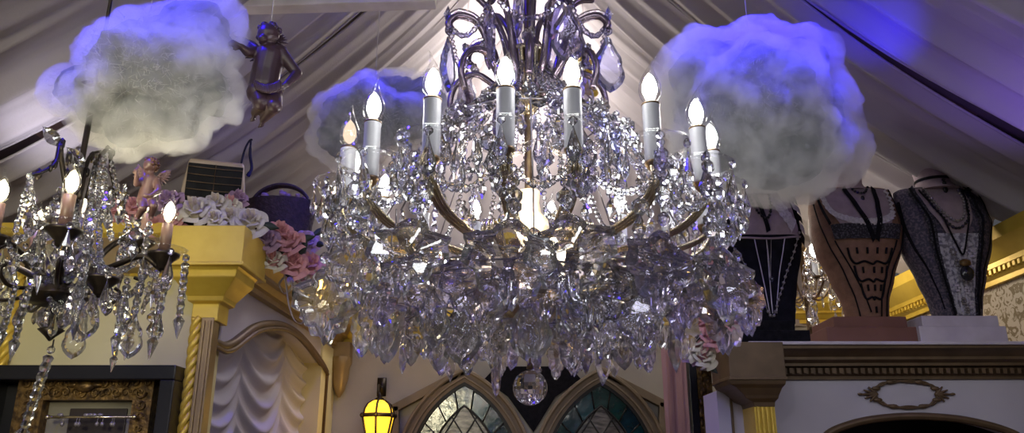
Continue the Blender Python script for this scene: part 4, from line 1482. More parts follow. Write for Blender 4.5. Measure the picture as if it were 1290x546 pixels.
AX = 72
zc = lambda py: ip(AX, py, 1.5).z
b = MB(); b.lathe([(.004, zc(338)), (.014, zc(345)), (.018, zc(352)), (.03, zc(360)), (.05, zc(366)), (.055, zc(374)), (.045, zc(384)), (.02, zc(388))], 20)
b.build('iron_bowl', 'iron', ic, sharp=50)
b = MB(); b.lathe([(.018, zc(345)), (.022, zc(335)), (.034, zc(318)), (.037, zc(314))], 16, cap=False); b.build('fluted_glass_cup', 'crystal', ic, smooth=False)
b = MB(); b.tube([(0, 0, zc(390)), (0, 0, zc(416))], .006, 8); b.lathe([(.002, zc(430)), (.010, zc(424)), (.024, zc(416)), (.010, zc(412))], 14); b.build('lower_finial', 'iron', ic)
b = MB(); b.lathe([(.022, zc(389)), (.031, zc(397)), (.028, zc(408)), (.020, zc(414))], 12, cap=False); b.build('glass_vase', 'crystal', ic, smooth=False)
# the long tilted spear below
spear_p = MB()


def me_spear(m, L, w=.0085):
    b = MB(); oct_bead(b, .007, 0); z = -.016
    pr = [(w * .5, z)]
    n = max(int((L - .05) / .016), 2)
    for i in range(n):
        zz0 = z - .004 - i * .016
        pr += [(w, zz0), (w * .72, zz0 - .008)]
    e = z - .004 - n * .016
    pr += [(w * .9, e), (w * .5, e - .004), (w * 1.35, e - .012), (.0008, e - .046)]
    b.lathe(pr, 6)
    return b.mesh('spear', m, False)


sp_long = me_spear('crystal', .165, .010); sp_mid = me_spear('crystal', .15); sp_s = me_spear('smoke', .11, .007)
b = MB(); b.tube([ip(AX - 4, 428, 1.5), ip(AX - 6, 438, 1.5)], .0015, 5); b.build('spear_hook', 'iron', ic)
link('crystal_spear', sp_long, ic, ip(66, 436, 1.5), (0, R_(9), 0), 1.12)['label'] = 'longest crystal spear, hanging lowest'
# central glass tubes
for dx, top in ((18, 196), (30, 188), (42, 205)):
    p0, p1 = ip(AX + dx * .6 - 4, 300, 1.52), ip(AX + dx, top, 1.55)
    b = MB(); b.tube([p0, p0.lerp(p1, .5), p1], .011, 8); b.build('glass_column', 'crystal', ic, smooth=False)
b = MB(); b.tube([(0, 0, zc(316)), (0, 0, zc(120))], .006, 8); b.lathe([(.006, zc(120)), (.03, zc(110)), (.006, zc(100))], 12); b.build('stem', 'iron', ic)
b = MB(); b.tube([(0, 0, zc(120)), (0, 0, tent_z(LX.x) + .02 - IO.z)], .004, 6); b.build('hanging_rod', 'iron', ic)

b = MB(); b.loft([[Vector((r * math.cos(2 * PI * j / 24) * (1 + w * (j % 2)), r * math.sin(2 * PI * j / 24) * (1 + w * (j % 2)), z)) for j in range(24)] for r, z, w in ((.008, .003, 0), (.030, .004, 0), (.040, .008, .03), (.043, .013, .05), (.041, .014, .05), (.030, .008, 0), (.008, .007, 0))])
idish = b.mesh('dish', 'thin')
b = MB(); b.lathe([(.006, -.03), (.010, -.026), (.011, -.018), (.030, -.002), (.031, .003), (.012, .004)], 18); icup = b.mesh('cup', 'iron')
b = MB(); b.lathe([(.0105, 0), (.0105, .062), (.004, .063)], 14); isl = b.mesh('sleeve', 'candlebrown')
DISH = [(80, 291, 1.30), (206, 322, 1.50), (176, 306, 1.62), (128, 352, 1.36), (-10, 300, 1.36), (-22, 330, 1.55), (40, 325, 1.72)]
for i, (px, py, Yd) in enumerate(DISH):
    e = ip(px, py, Yd) + Vector((0, 0, -.03))
    c0 = Vector((0, 0, zc(368)))
    hx = Vector((e.x, e.y, 0))
    path = smooth_path([c0 + hx * .12, c0 + hx * .30 + Vector((0, 0, .03)), c0 + hx * .52 + Vector((0, 0, max(e.z - c0.z, 0) * .75 + .02)), Vector((0, 0, e.z)) + hx * .78 + Vector((0, 0, .028)), Vector((0, 0, e.z)) + hx * .95 + Vector((0, 0, .008)), e], 6)
    b = MB(); b.tube(path, [.0075 - .003 * t / (len(path) - 1) for t in range(len(path))], 8)
    q = c0 + hx * .62 + Vector((0, 0, -.01))
    b.tube(smooth_path([c0 + hx * .2, q, q + hx * .16 + Vector((0, 0, .012)), q + hx * .2 + Vector((0, 0, .03)), q + hx * .12 + Vector((0, 0, .038))], 5), .0038, 6)
    b.build('iron_arm', 'iron', ic)
    link('iron_cup', icup, ic, e + Vector((0, 0, .03)))
    if px not in (128,):
        link('candle_sleeve', isl, ic, e + Vector((0, 0, .033)))
        bulb_parts(ic, 0, .0105, .07, 'glowwarm', e + Vector((0, 0, .096)), .015, 0, rnd.uniform(-.3, .3))
        w = e + IO
        lamp('bulb_light', 'POINT', (w.x, w.y, w.z + .125), 1.4, (1, .88, .58), .0145)
    link('glass_dish', idish, ic, e + Vector((0, 0, .03)))
    for k in range(5):
        aa = 2 * PI * k / 5 + .4
        p = e + Vector((.041 * math.cos(aa), .041 * math.sin(aa), .036))
        if k in (0, 2) and i in (1, 2, 3, 0):
            link('crystal_spear', sp_mid if k == 0 else sp_s, ic, p, (rnd.uniform(-.06, .06), rnd.uniform(-.06, .06), 0), rnd.uniform(.85, 1.05))
        else:
            link('teardrop_pendant', shape('teardrop', rnd.choice(VAR)), ic, p, (0, 0, rnd.uniform(0, 3)), rnd.uniform(.8, 1))
for px, py, s in ((180, 346, 1.0), (210, 346, 1.0), (157, 392, .7), (40, 350, .9), (22, 352, .75)):
    link('crystal_spear', sp_mid, ic, ip(px, py, 1.46 if px > 100 else 1.36), (0, R_(4), 0), s)
# leaf scrolls and upper arms
for pts in ([(85, 245, 1.5), (78, 205, 1.48), (76, 180, 1.46), (70, 205, 1.43), (55, 216, 1.4), (38, 221, 1.38)], [(92, 240, 1.5), (100, 215, 1.5), (88, 196, 1.46), (84, 208, 1.45)], [(110, 250, 1.52), (122, 205, 1.53), (138, 188, 1.54), (140, 215, 1.56), (148, 250, 1.58), (155, 262, 1.6)], [(100, 250, 1.5), (112, 200, 1.53), (128, 190, 1.54)]):
    b = MB(); p = smooth_path([ip(*q) for q in pts], 5)
    b.tube(p, [.0055 - .0025 * i / (len(p) - 1) for i in range(len(p))], 7)
    for i in range(3, len(p) - 2, 3):
        b.ball(p[i] + Vector((rnd.uniform(-.005, .005), 0, rnd.uniform(-.004, .006))), rnd.uniform(.005, .009), 7, (1, .5, 1.6))
    b.build('leaf_scroll', 'iron', ic)
for px, py, dx in ((54, 160, -8), (84, 186, -2)):
    p0, p1 = ip(px + 22, py + 24, 1.46), ip(px, py, 1.45)
    d = (p1 - p0)
    b = MB(); side = Vector((d.z, 0, -d.x)).normalized()
    rings = []
    for q in range(8):
        f = q / 7; w = .014 * math.sin(PI * (f * .93 + .06)); c = p0 + d * f
        rings.append([c + side * w, c + Vector((0, -.003, 0)), c - side * w, c + Vector((0, .003, 0))])
    b.loft(rings); b.build('glass_leaf', 'crystal', ic, smooth=False)


def ich(a, c, sag, r=.0055, m='crystal'):
    chain_mb(ip(*a), ip(*c), sag, r).build('bead_garland', m, ic, smooth=False, recalc=False)


ich((38, 222, 1.38), (20, 290, 1.36), .01); ich((38, 222, 1.38), (60, 285, 1.32), .03); ich((125, 195, 1.54), (128, 345, 1.4), .02, .0062)
ich((138, 190, 1.54), (170, 300, 1.6), .02); ich((95, 255, 1.5), (55, 300, 1.36), .02); ich((95, 255, 1.5), (110, 310, 1.36), .03, .006)
ich((60, 290, 1.31), (10, 305, 1.36), .04); ich((100, 292, 1.31), (180, 322, 1.55), .05); ich((30, 300, 1.4), (72, 350, 1.46), .03); ich((115, 300, 1.4), (80, 350, 1.46), .03, .006)
ich((180, 320, 1.6), (205, 335, 1.5), .03); ich((120, 350, 1.4), (60, 372, 1.45), .04); ich((75, 240, 1.45), (20, 300, 1.4), .03); ich((130, 350, 1.36), (190, 335, 1.5), .05)
ich((122, 200, 1.53), (108, 300, 1.45), .01, .0065); ich((130, 200, 1.53), (140, 300, 1.5), .01, .0065)
rr = random.Random(12)
for k in range(46):
    t = rr.random() * 2 * PI; q = rr.uniform(.04, .21)
    px = 72 + math.sin(t) * q * 640; Yp = 1.5 - math.cos(t) * q
    if px < -20: continue
    kind = rr.choice(['teardrop', 'leaf', 'octdrop', 'teardrop', 'leaf'])
    nm = {'teardrop': 'teardrop_pendant', 'leaf': 'leaf_pendant', 'octdrop': 'octagon_drop'}[kind]
    py = 372 + (rr.random() - .45) * 50 - q * 60
    link(nm, shape(kind, rr.choice(VAR)), ic, ip(px, py, Yp), (0, 0, rr.uniform(-.8, .8)), rr.uniform(.6, .85))
for k in range(20):
    px = rr.uniform(20, 190); Yp = rr.uniform(1.36, 1.62)
    link('octagon_drop', shape('octdrop', rr.choice(VAR)), ic, ip(px, rr.uniform(225, 330), Yp), (0, 0, rr.uniform(-.8, .8)), rr.uniform(.8, 1.2))

# ================================================================== ROSES AND THE OBJECTS ON THE CORNICE
def rose_mesh(seed, m, cm):
    rr = random.Random(seed); b = MB()
    for i in range(19):
        a = i * 2.399; t = i / 18
        rad = .18 + .82 * t; h = .55 - .62 * t; open_ = .15 + 1.05 * t; wd = .95 - .15 * t

        def pet(u, v):
            s = (u - .5) * 2
            ang = a + s * wd * (1.0 - .25 * v)
            rr_ = rad * (.45 + .55 * v * (.6 + .4 * open_)) * (1 - .06 * s * s * v)
            curl = max(0, v - .75) * open_ * 1.2
            z = h - .45 + v * .85 * (1 - .28 * open_) - .22 * s * s * v - curl * .8 + .03 * math.sin(s * 5 + i)
            return ((rr_ + curl * .45) * math.cos(ang), (rr_ + curl * .45) * math.sin(ang), z)
        b.grid(pet, 8, 6, 1 if i < 5 else 0)
    b.lathe([(.02, -.55), (.35, -.5), (.5, -.3), (.4, -.1), (.02, .2)], 10, mi=1)
    return b.mesh('rose', [m, cm], recalc=False)


ROSES = {'white': [rose_mesh(i, 'white_rose', 'cream_rose') for i in (1, 2)], 'pink': [rose_mesh(i, 'pink_rose', 'pink_rose') for i in (3, 4)], 'mauve': [rose_mesh(5, 'mauve_rose', 'mauve_rose')], 'blush': [rose_mesh(6, 'white_rose', 'pink_rose')]}
b = MB()
for s, (ln, wd) in enumerate(((1.0, .42),)):
    b.grid(lambda u, v: (wd * math.sin(PI * (v * .95 + .03)) * (u - .5) * 1.0, .12 * (u - .5) ** 2 * 4 - .25 * (v - .4) ** 2, v * ln), 6, 8)
leaf_me = b.mesh('rose_leaf', 'leaf', recalc=False)


def rose(px, py, Y, rpx, kind, label, tilt=(0, 0), group=None, leaves=0):
    o = thing('silk_rose', label, 'flower', at(px, py, Y), group)
    s = rpx * Y / 950
    me = ROSES[kind][rnd.randrange(len(ROSES[kind]))]
    # blossom faces the camera, a little upward
    q = Euler((R_(62 + tilt[1]), 0, R_(tilt[0])))
    link('blossom', me, o, (0, 0, 0), (q.x, 0, q.z), s * 1.28)
    for k in range(leaves):
        a = rnd.uniform(0, 6.28)
        link('leaf', leaf_me, o, (.6 * s * math.cos(a), .3 * s, .6 * s * math.sin(a)), (rnd.uniform(-.3, .3), PI / 2 - a, rnd.uniform(-.4, .4)), s * 1.5)
    return o


G1, G2, G3 = 'white silk roses along the gold cornice', 'pink silk roses at the left cornice', 'pink silk roses by the mantel'
YR = 2.50
rose(246, 263, YR, 18, 'white', 'largest white rose, right above the gold corner block', (-6, 0), G1)
rose(271, 256, YR + .05, 15, 'white', 'white rose between the largest one and the heater', (10, -6), G1, 1)
rose(289, 257, YR + .1, 13, 'blush', 'pale rose just right of the heater front', (25, -10), G1)
rose(290, 273, YR + .04, 14, 'white', 'half hidden white rose low beside the end rose', (6, 8), G1)
rose(315, 277, YR + .03, 17, 'white', 'round white rose at the right end above the cornice corner', (14, 4), G1, 1)
rose(270, 274, YR - .01, 11, 'white', 'small white rose lowest over the gold block', (0, 14), G1)
rose(300, 248, YR + .16, 11, 'mauve', 'small mauve rose furthest back near the heater', (30, -10), G1)
for px, py, r, kd, lab in ((146, 262, 14, 'pink', 'pink rose behind the iron candle, leftmost of the pink row'), (160, 283, 13, 'blush', 'blush rose low to the left of the seated cherub'), (170, 258, 12, 'pink', 'pink rose just left of the seated cherub'), (142, 284, 11, 'blush', 'blush rose low behind the bead strands'), (196, 285, 14, 'pink', 'deep pink rose under the seated cherub legs'), (212, 252, 15, 'mauve', 'mauve rose right of the seated cherub'), (216, 276, 15, 'pink', 'pink rose above the bulb at the right of the cherub')):
    rose(px, py, 2.52, r, kd, lab, (rnd.uniform(-20, 20), rnd.uniform(-12, 12)), G2)
for px, py, Yq, r, kd, lab, lv in ((334, 300, 2.66, 14, 'mauve', 'mauve rose at the left of the hanging pink bunch', 0), (352, 291, 2.70, 15, 'pink', 'pink rose at the top of the hanging bunch', 1), (364, 303, 2.72, 15, 'pink', 'pink rose in the middle of the hanging bunch', 1), (344, 327, 2.70, 13, 'blush', 'blush rose at the lower left of the bunch', 1), (368, 330, 2.74, 16, 'pink', 'deep pink rose low in the hanging bunch', 1), (386, 302, 2.84, 13, 'mauve', 'lilac rose at the upper right of the bunch', 2), (390, 331, 2.86, 15, 'pink', 'pink rose at the right beside the crystals', 1), (378, 352, 2.84, 11, 'blush', 'blush rose at the bottom of the bunch', 2)):
    rose(px, py, Yq, r, kd, lab, (rnd.uniform(-15, 25), rnd.uniform(-8, 12)), G2, lv)
for px, py, Yq, r, kd, lab, lv in ((884, 402, 2.62, 14, 'pink', 'pink rose at the top left of the mantel block', 1), (897, 422, 2.60, 15, 'pink', 'pink rose against the mantel block', 2), (876, 428, 2.62, 13, 'blush', 'blush rose left of the mantel block', 1), (886, 447, 2.62, 13, 'blush', 'pale rose lowest beside the mantel block', 2), (868, 445, 2.66, 11, 'mauve', 'mauve rose nearest the pink curtain', 2)):
    rose(px, py, Yq, r, kd, lab, (rnd.uniform(-25, 10), rnd.uniform(-8, 12)), G3, lv)

# beige heater with a dark slatted front
c = at(270, 246, 2.72)
root = thing('portable_heater', 'beige portable heater with a dark slatted front among the roses', 'heater', (c.x, 2.72, .78), rz=R_(17))
W2 = .105; HB, HT = -.005, at(270, 210, 2.72).z - .78
b = MB()
prof_ = [(-W2, HB), (W2, HB), (W2 * 1.02, HB + (HT - HB) * .6), (W2 * .90, HT - .012), (W2 * .84, HT), (-W2 * .84, HT), (-W2 * .90, HT - .012), (-W2 * 1.02, HB + (HT - HB) * .6)]
b.loft([[Vector((x * k, y, HB + (z - HB) * kk)) for x, z in prof_] for y, k, kk in ((-.07, .98, .97), (-.06, 1, 1), (.06, 1, 1), (.08, .96, .97))])
b.build('housing', 'beige', root, smooth=False, bevel=.004)
g0, g1 = HB + .028, HT - .022
b = MB(); b.box((-W2 * .88, -.073, g0), (W2 * .88, -.066, g1)); b.build('dark_opening', 'blackplastic', root, smooth=False)
b = MB()
for k in range(9):
    z = g0 + (k + .5) * (g1 - g0) / 9
    b.tube([(-W2 * .88 + W2 * 1.76 * i / 10, -.076 - .006 * math.sin(PI * i / 10), z - .004 * math.sin(PI * i / 10)) for i in range(11)], .0016, 6)
for k in (0,): b.box((W2 * k - .001, -.078, g0), (W2 * k + .001, -.073, g1))
b.build('slats', 'bronze', root)
root2 = thing('power_cable', 'black cable looping up behind the beige heater', 'cable', (at(306, 246, 2.76).x, 2.78, .78))
o_ = Vector(root2.location)
b = MB(); b.tube(smooth_path([at(x, y, 2.8) - o_ for x, y in ((300, 240), (303, 212), (308, 190), (314, 178), (318, 176))], 5) , .004, 7); b.tube(smooth_path([at(x, y, 2.82) - o_ for x, y in ((316, 178), (315, 195), (317, 212), (312, 222))], 5), [.004] * 3 + [.006] * 10 + [.008] * 3, 7)
b.build('cord', 'blackplastic', root2)

# dark basket with an arched handle behind the roses
c = at(352, 278, 3.0)
root = thing('wicker_basket', 'dark purple basket with an arched handle behind the pink roses', 'basket', (c.x, 3.0, .775))
b = MB()
h1 = at(352, 256, 3.0).z - .775


def bask(u, v):
    a = 2 * PI * u; r = (.085 + .03 * v) * (1 + .02 * math.sin(a * 22 + (int(v * 10) % 2) * PI))
    return (r * 1.25 * math.cos(a), r * .8 * math.sin(a), v * h1)


b.grid(bask, 132, 12); b.lathe([(.002, .002), (.085, .002)], 24, sy=.65)
b.build('woven_body', 'wicker', root)
b = MB(); hh = at(352, 234, 3.0).z - .775
for o2 in (-.012, 0, .012):
    b.tube([(.12 * math.cos(PI * i / 20), o2, h1 * .8 + (hh - h1 * .8) * math.sin(PI * i / 20) ** .8) for i in range(21)], .007, 6)
b.build('handle', 'wicker', root)
b = MB(); rr = random.Random(5)
for k in range(40):
    a = rr.uniform(0, 6.28); q = rr.uniform(0, .10)
    b.ball((q * 1.1 * math.cos(a), q * .6 * math.sin(a), h1 + rr.uniform(0, .05) * (1 - q * 6)), rr.uniform(.010, .016), 8, (1, 1, .7))
b.build('lilac_blossoms', 'mauve_rose', root)['kind'] = 'stuff'

# sheer ribbon loop below the pink roses
b = MB(); pth = smooth_path([at(x, y, 2.76) for x, y in ((358, 345), (361, 362), (364, 384), (370, 402), (378, 408), (386, 402), (392, 386), (394, 366))], 6)
pth2 = smooth_path([at(x, y, 2.78) for x, y in ((360, 348), (352, 358), (358, 370), (368, 362), (364, 350))], 6)
for P_ in (pth, pth2): b.loft([[p + Vector((0, -.010, 0)) + Vector((.0008, 0, 0)), p + Vector((0, .010, 0)) + Vector((.0008, 0, 0)), p + Vector((-.0008, .010, 0)), p + Vector((-.0008, -.010, 0))] for p in P_])
tag(b.build('sheer_ribbon', 'ribbon', recalc=True), 'sheer white ribbon loop hanging below the pink roses', 'ribbon')

# ================================================================== BUSTS ON THE MANTEL SHELF
SH = mt          # shelf top


def plinth(root, pxs, tops, Y, m, d=.13):
    """two stepped slabs"""
    o = Vector(root.location)
    (xa, xb), (ya, yb) = pxs
    z1 = tops[0]; z2 = tops[1]
    for nm, (p0, p1), z0, z1_, dd in (('lower_slab', (xa, xb), SH, z1, d), ('upper_slab', (ya, yb), z1, z2, d - .02)):
        b = MB(); b.box((at(p0, 415, Y - dd).x - o.x, -dd, z0 - SH), (at(p1, 415, Y - dd).x - o.x, dd, z1_ - SH)); b.build(nm, m, root, smooth=False, bevel=.003)


class Bust:
    PW = [(0, .43), (.12, .48), (.3, .67), (.54, .93), (.7, 1.0), (.85, .97), (1, .90)]
    PD = [(0, .36), (.12, .38), (.3, .45), (.54, .58), (.7, .62), (.85, .50), (1, .30)]

    def __init__(s, root, zw, zs, hw, cx=0, slim=1):
        s.root, s.zw, s.zs, s.hw, s.cx = root, zw, zs, hw, cx

    def prof(s, P, v):
        for i in range(len(P) - 1):
            if v <= P[i + 1][0]:
                t = (v - P[i][0]) / (P[i + 1][0] - P[i][0]); t = t * t * (3 - 2 * t) * .5 + t * .5
                return P[i][1] + (P[i + 1][1] - P[i][1]) * t
        return P[-1][1]

    def pt(s, ang, v, off=0):
        w = s.prof(s.PW, v) * s.hw; d = s.prof(s.PD, v) * s.hw
        x = math.copysign(abs(math.sin(ang)) ** .85, math.sin(ang)) * (w + off); y = -math.copysign(abs(math.cos(ang)) ** .85, math.cos(ang)) * (d + off)
        if math.cos(ang) > 0:
            for c in (-.55, .55):
                y -= .018 * math.exp(-((ang - c) / .36) ** 2 - ((v - .68) / .13) ** 2)
        return Vector((s.cx + x, y, s.zw + (s.zs - s.zw) * v))

    def S(s, xf, v, off=.003):
        xf = max(-.999, min(.999, xf)); a = math.asin(math.copysign(abs(xf) ** (1 / .85), xf))
        return s.pt(a, v, off)

    def body(s, m, name='body'):
        n = 44; b = MB()
        vs = [i / 26 for i in range(27)]
        rings = [[s.pt(2 * PI * j / n, v) for j in range(n)] for v in vs]
        for k, dz in ((.93, .006), (.7, .012)):
            rings.append([Vector((s.cx + (p.x - s.cx) * k, p.y * k, s.zs + dz)) for p in [s.pt(2 * PI * j / n, 1) for j in range(n)]])
        b.loft(rings); b.build(name, m, s.root, sharp=50)

    def patch(s, fx, v0, v1, m, name, nu=24, nv=20, off=.003, lab=None):
        """fx(v) -> (left xf, right xf)"""
        b = MB()

        def f(u, v):
            vv = v0 + (v1 - v0) * v; a, c = fx(vv)
            return s.S(a + (c - a) * u, vv, off + .0015 * math.sin(u * 40) * (m.startswith('lace')))
        b.grid(f, nu, nv); o = b.build(name, m, s.root)
        if lab: o['label'] = lab
        return o

    def line(s, pts, r, m, name, off=.005, n=7, flat=1.0, parent=None):
        P_ = [s.S(q.x, q.y, off) for q in smooth_path([(a, c, 0) for a, c in pts], 6)]
        b = MB(); b.tube(P_, r, n, sx=flat); return b.build(name, m, parent or s.root)

    def strip(s, pts, w, m, name, off=.005, wav=0, freq=60):
        P_ = smooth_path([(a, c, 0) for a, c in pts], 10); b = MB(); rings = []
        for i, q in enumerate(P_):
            t = (P_[min(i + 1, len(P_) - 1)] - P_[max(i - 1, 0)]).normalized(); nn = Vector((-t.y, t.x, 0))
            rings.append([s.S(q.x + nn.x * w * k, q.y + nn.y * w * .6 * k, off + wav * math.sin(i * 1.9 + k * 2) * .5 * (abs(k) + .3)) for k in (-1, -.5, 0, .5, 1)])
        vs = [p for r_ in rings for p in r_]
        b.add(vs, [(i * 5 + j, i * 5 + j + 1, i * 5 + j + 6, i * 5 + j + 5) for i in range(len(rings) - 1) for j in range(4)])
        return b.build(name, m, s.root)

    def beads(s, pts, r, name, m, label, off=.010, pend=None, ribbon=False):
        """a necklace lying over the bust: its own top-level thing"""
        P_ = [s.S(q.x, q.y, off) for q in smooth_path([(a, c, 0) for a, c in pts], 10)]
        org = s.root.location + P_[len(P_) // 2]
        t = thing(name, label, 'necklace', org)
        P_ = [p + s.root.location - org for p in P_]
        b = MB()
        if ribbon: b.tube(P_, r, 6)
        else:
            acc = 0; last = P_[0]
            b.tube(P_, r * .25, 5)
            for p in P_:
                acc += (p - last).length; last = p
                if acc > r * 2.1:
                    b.ball(p, r, 8); acc = 0
        b.build('strand', m, t)
        if pend:
            for (nm, dz, rx, rz_, mm) in pend:
                b = MB(); b.ball((0, -.006, -dz), 1, 14, (rx, rx * .5, rz_)); b.build(nm, mm, t)
        return t


def neck(bs, m, r, h, parent):
    b = MB(); b.lathe([(r * 1.5, bs.zs - .004), (r * 1.15, bs.zs + .012), (r, bs.zs + .03), (r * 1.02, bs.zs + h * .8), (r * 1.06, bs.zs + h)], 24, (bs.cx, 0, 0), sy=.9)
    b.build('neck', m, parent, sharp=50)


# --- tan corset bust (middle)
Y = 3.02
o = at(1093, 405, Y)
root = thing('corset_bust', 'bust display in a tan corset with black trim on a terracotta plinth', 'bust display', (o.x, Y, SH))
zL = lambda py, Y_=Y: at(1090, py, Y_).z
plinth(root, ((1041, 1155), (1051, 1144)), (zL(412, Y - .13), zL(399, Y - .11)), Y, 'terracotta')
bs = Bust(root, zL(399) - SH - .012, zL(243) - SH, 57 * Y / 965)
bs.body('orangecloth')
neck(bs, 'skinbust', .052, .085, root)
bs.patch(lambda v: (-.80 + .30 * (1 - min((v - .62) / .38, 1)) ** 2, .72 - .30 * (1 - min((v - .62) / .38, 1)) ** 2), .64, 1.0, 'skinbust', 'chest', off=.0025, lab='pale mauve chest above the neckline')
bs.strip([(-.80, 1.0), (-.74, .86), (-.60, .75), (-.30, .70), (0, .69), (.30, .70), (.56, .75), (.68, .86), (.73, 1.0)], .045, 'lacewhite', 'white_ruffle', .007, .008)
bs.patch(lambda v: (-.74 + (.66 - v) * .3, .72 - (.66 - v) * .3), .565, .675, 'laceblack', 'black_lace_band', 40, 6, .008)
bs.strip([(-.90, 1.0), (-.84, .86), (-.74, .68)], .022, 'blackcloth', 'neck_edging', .007)
bs.strip([(.82, 1.0), (.80, .86), (.74, .68)], .022, 'blackcloth', 'neck_edging', .007)
for pts in ([(-.95, .88), (-.86, .6), (-.72, .3), (-.62, 0)], [(.95, .80), (.86, .55), (.70, .3), (.62, 0)], [(-.72, .56), (-.52, .34), (-.30, .15), (-.14, .03)], [(.66, .56), (.52, .34), (.40, .15), (.32, .0)]):
    bs.line(pts, .0028, 'blackcloth', 'seam_piping', .004)
for v, a, c in ((.40, -.50, .54), (.27, -.44, .50), (.14, -.36, .44)):
    bs.line([(a, v + .10), (a + .02, v + .02), (a + .12, v - .015), (a + .34, v), (.06, v - .02), (c - .36, v), (c - .12, v - .015), (c - .02, v + .02), (c, v + .10)], .0042, 'blackcloth', 'scroll_trim', .005)
for k, (x, v) in enumerate(((-.3, .5), (-.06, .5), (.18, .5), (.40, .5), (-.22, .36), (.1, .36), (.34, .36), (-.14, .23), (.1, .23), (.32, .23), (.1, .07))):
    bs.line([(x, v), (x, v - .045)], .004, 'blackcloth', 'bow_tie', .005)
for p0, p1 in (((-.30, 1.0), (.10, .55)), ((.40, 1.0), (.16, .55))):
    bs.strip([p0, ((p0[0] + p1[0]) / 2, (p0[1] + p1[1]) / 2), p1], .052, 'blackcloth', 'ribbon_strap', .010)
t = bs.beads([(-.14, 1.0), (-.04, .955), (.06, .945), (.16, .955), (.26, 1.0)], .0055, 'black_choker', 'jet', 'black bead choker with a small drop on the tan corset bust', .012, [('drop', .025, .008, .012, 'jet')])

# --- navy lace bust (right)
Y = 3.0
o = at(1207, 405, Y)
root = thing('lace_bust', 'bust display in navy and grey lace on a lavender plinth, furthest right', 'bust display', (o.x, Y, SH))
zL = lambda py, Y_=Y: at(1200, py, Y_).z
plinth(root, ((1158, 1268), (1163, 1260)), (zL(411, Y - .13), zL(398, Y - .11)), Y, 'lavplinth')
bs = Bust(root, zL(398) - SH - .012, zL(243) - SH, 58 * Y / 965)
bs.PW = [(0, .48), (.12, .54), (.3, .70), (.54, .93), (.7, 1.0), (.85, .98), (1, .93)]
bs.body('lacedark')
neck(bs, 'skinbust', .070, .085, root)
bs.patch(lambda v: (-.62 + .34 * (1 - min((v - .60) / .4, 1)) ** 2, .46 - .30 * (1 - min((v - .60) / .4, 1)) ** 2), .58, 1.0, 'skinbust', 'chest', off=.0025, lab='pale mauve chest above the lace')
bs.patch(lambda v: (-.42 - .10 * v, .34 + .1 * v), .0, .60, 'lacegrey', 'centre_panel', 34, 34, .005, 'grey blue floral lace panel')
for pts in ([(-.72, 1.0), (-.60, .8), (-.55, .6), (-.52, .3), (-.46, .0)], [(.54, 1.0), (.47, .8), (.45, .6), (.45, .3), (.42, .0)]):
    bs.strip(pts, .075, 'laceblack', 'ruffle_trim', .009, .010)
    bs.line([(a, c) for a, c in pts], .004, 'blackcloth', 'ribbon_core', .013)
bs.strip([(.80, 1.0), (.76, .7), (.66, .3), (.62, .05)], .03, 'blackcloth', 'side_band', .006)
bs.strip([(-.96, .9), (-.92, .6), (-.80, .3), (-.74, .05)], .02, 'blackcloth', 'side_band', .006)
for k, (x, v) in enumerate(((-.2, .46), (.05, .47), (.26, .45), (-.12, .38), (.2, .36), (-.22, .2), (-.08, .1), (.08, .18), (.2, .08), (0, .04))):
    b = MB()
    for q in range(6):
        a = q * PI / 3; b.ball(bs.S(x + .055 * math.cos(a), v + .022 * math.sin(a), .008), .0055, 7)
    b.build('lace_flower', 'lavplinth' if k % 3 else 'pearl', root)
# choker on the neck
org = Vector(root.location) + Vector((0, -.066, bs.zs + .045))
t = thing('ribbon_choker', 'black ribbon choker with a dark teardrop on the right bust neck', 'necklace', org)
b = MB(); b.lathe([(.0725, -.006), (.0735, 0), (.0725, .006)], 28, (0, .066, 0), sy=.9, cap=False); b.build('band', 'blackcloth', t)
b = MB(); b.ball((0, -.004, -.016), .007, 10); b.ball((0, -.006, -.032), .009, 10, (1, .6, 1.1)); b.ball((0, -.006, -.056), .010, 12, (1, .6, 1.5)); b.build('drop', 'jet', t)
bs.beads([(-.42, 1.0), (-.36, .86), (-.22, .74), (-.04, .69), (.14, .74), (.26, .86), (.30, 1.0)], .0062, 'pearl_necklace', 'pearl', 'grey pearl necklace, upper strand on the right bust', .010)
bs.beads([(-.48, 1.0), (-.42, .84), (-.26, .69), (-.06, .635), (.16, .69), (.30, .84), (.35, 1.0)], .0058, 'bead_necklace', 'jet', 'dark bead necklace, lower strand on the right bust', .011)
bs.beads([(-.55, .98), (-.36, .76), (-.16, .55), (.0, .44), (.10, .55), (.22, .76), (.36, .98)], .0034, 'ribbon_pendant', 'blackcloth', 'black ribbon necklace with an oval cameo pendant on the right bust', .014, [('gilt_bail', .035, .022, .016, 'gilt'), ('oval_cameo', .075, .026, .030, 'jet'), ('cameo_face', .075, .013, .017, 'pearl')], True)

# --- black velvet bust (left), partly behind the crystals
Y = 2.88
o = at(968, 410, Y)
root = thing('velvet_bust', 'black velvet bust display with a silver chain on a black plinth', 'bust display', (o.x, Y, SH))
zL = lambda py, Y_=Y: at(968, py, Y_).z
plinth(root, ((906, 1020), (924, 1002)), (zL(416, Y - .11), zL(404, Y - .09)), Y, 'blackcloth', .11)
bs = Bust(root, zL(405) - SH - .012, zL(250) - SH, 52 * Y / 965)
bs.PW = [(0, .62), (.12, .66), (.3, .76), (.54, .94), (.7, 1.0), (.85, .97), (1, .90)]
bs.body('blackbust')
neck(bs, 'skinbust', .052, .075, root)
bs.patch(lambda v: (-.78, .74), .64, 1.0, 'skinbust', 'chest', off=.003, lab='pale mauve chest above the velvet')
bs.line([(-.92, .63), (-.5, .615), (0, .61), (.5, .62), (.9, .645)], .004, 'skinbust', 'neckline_edge', .005)
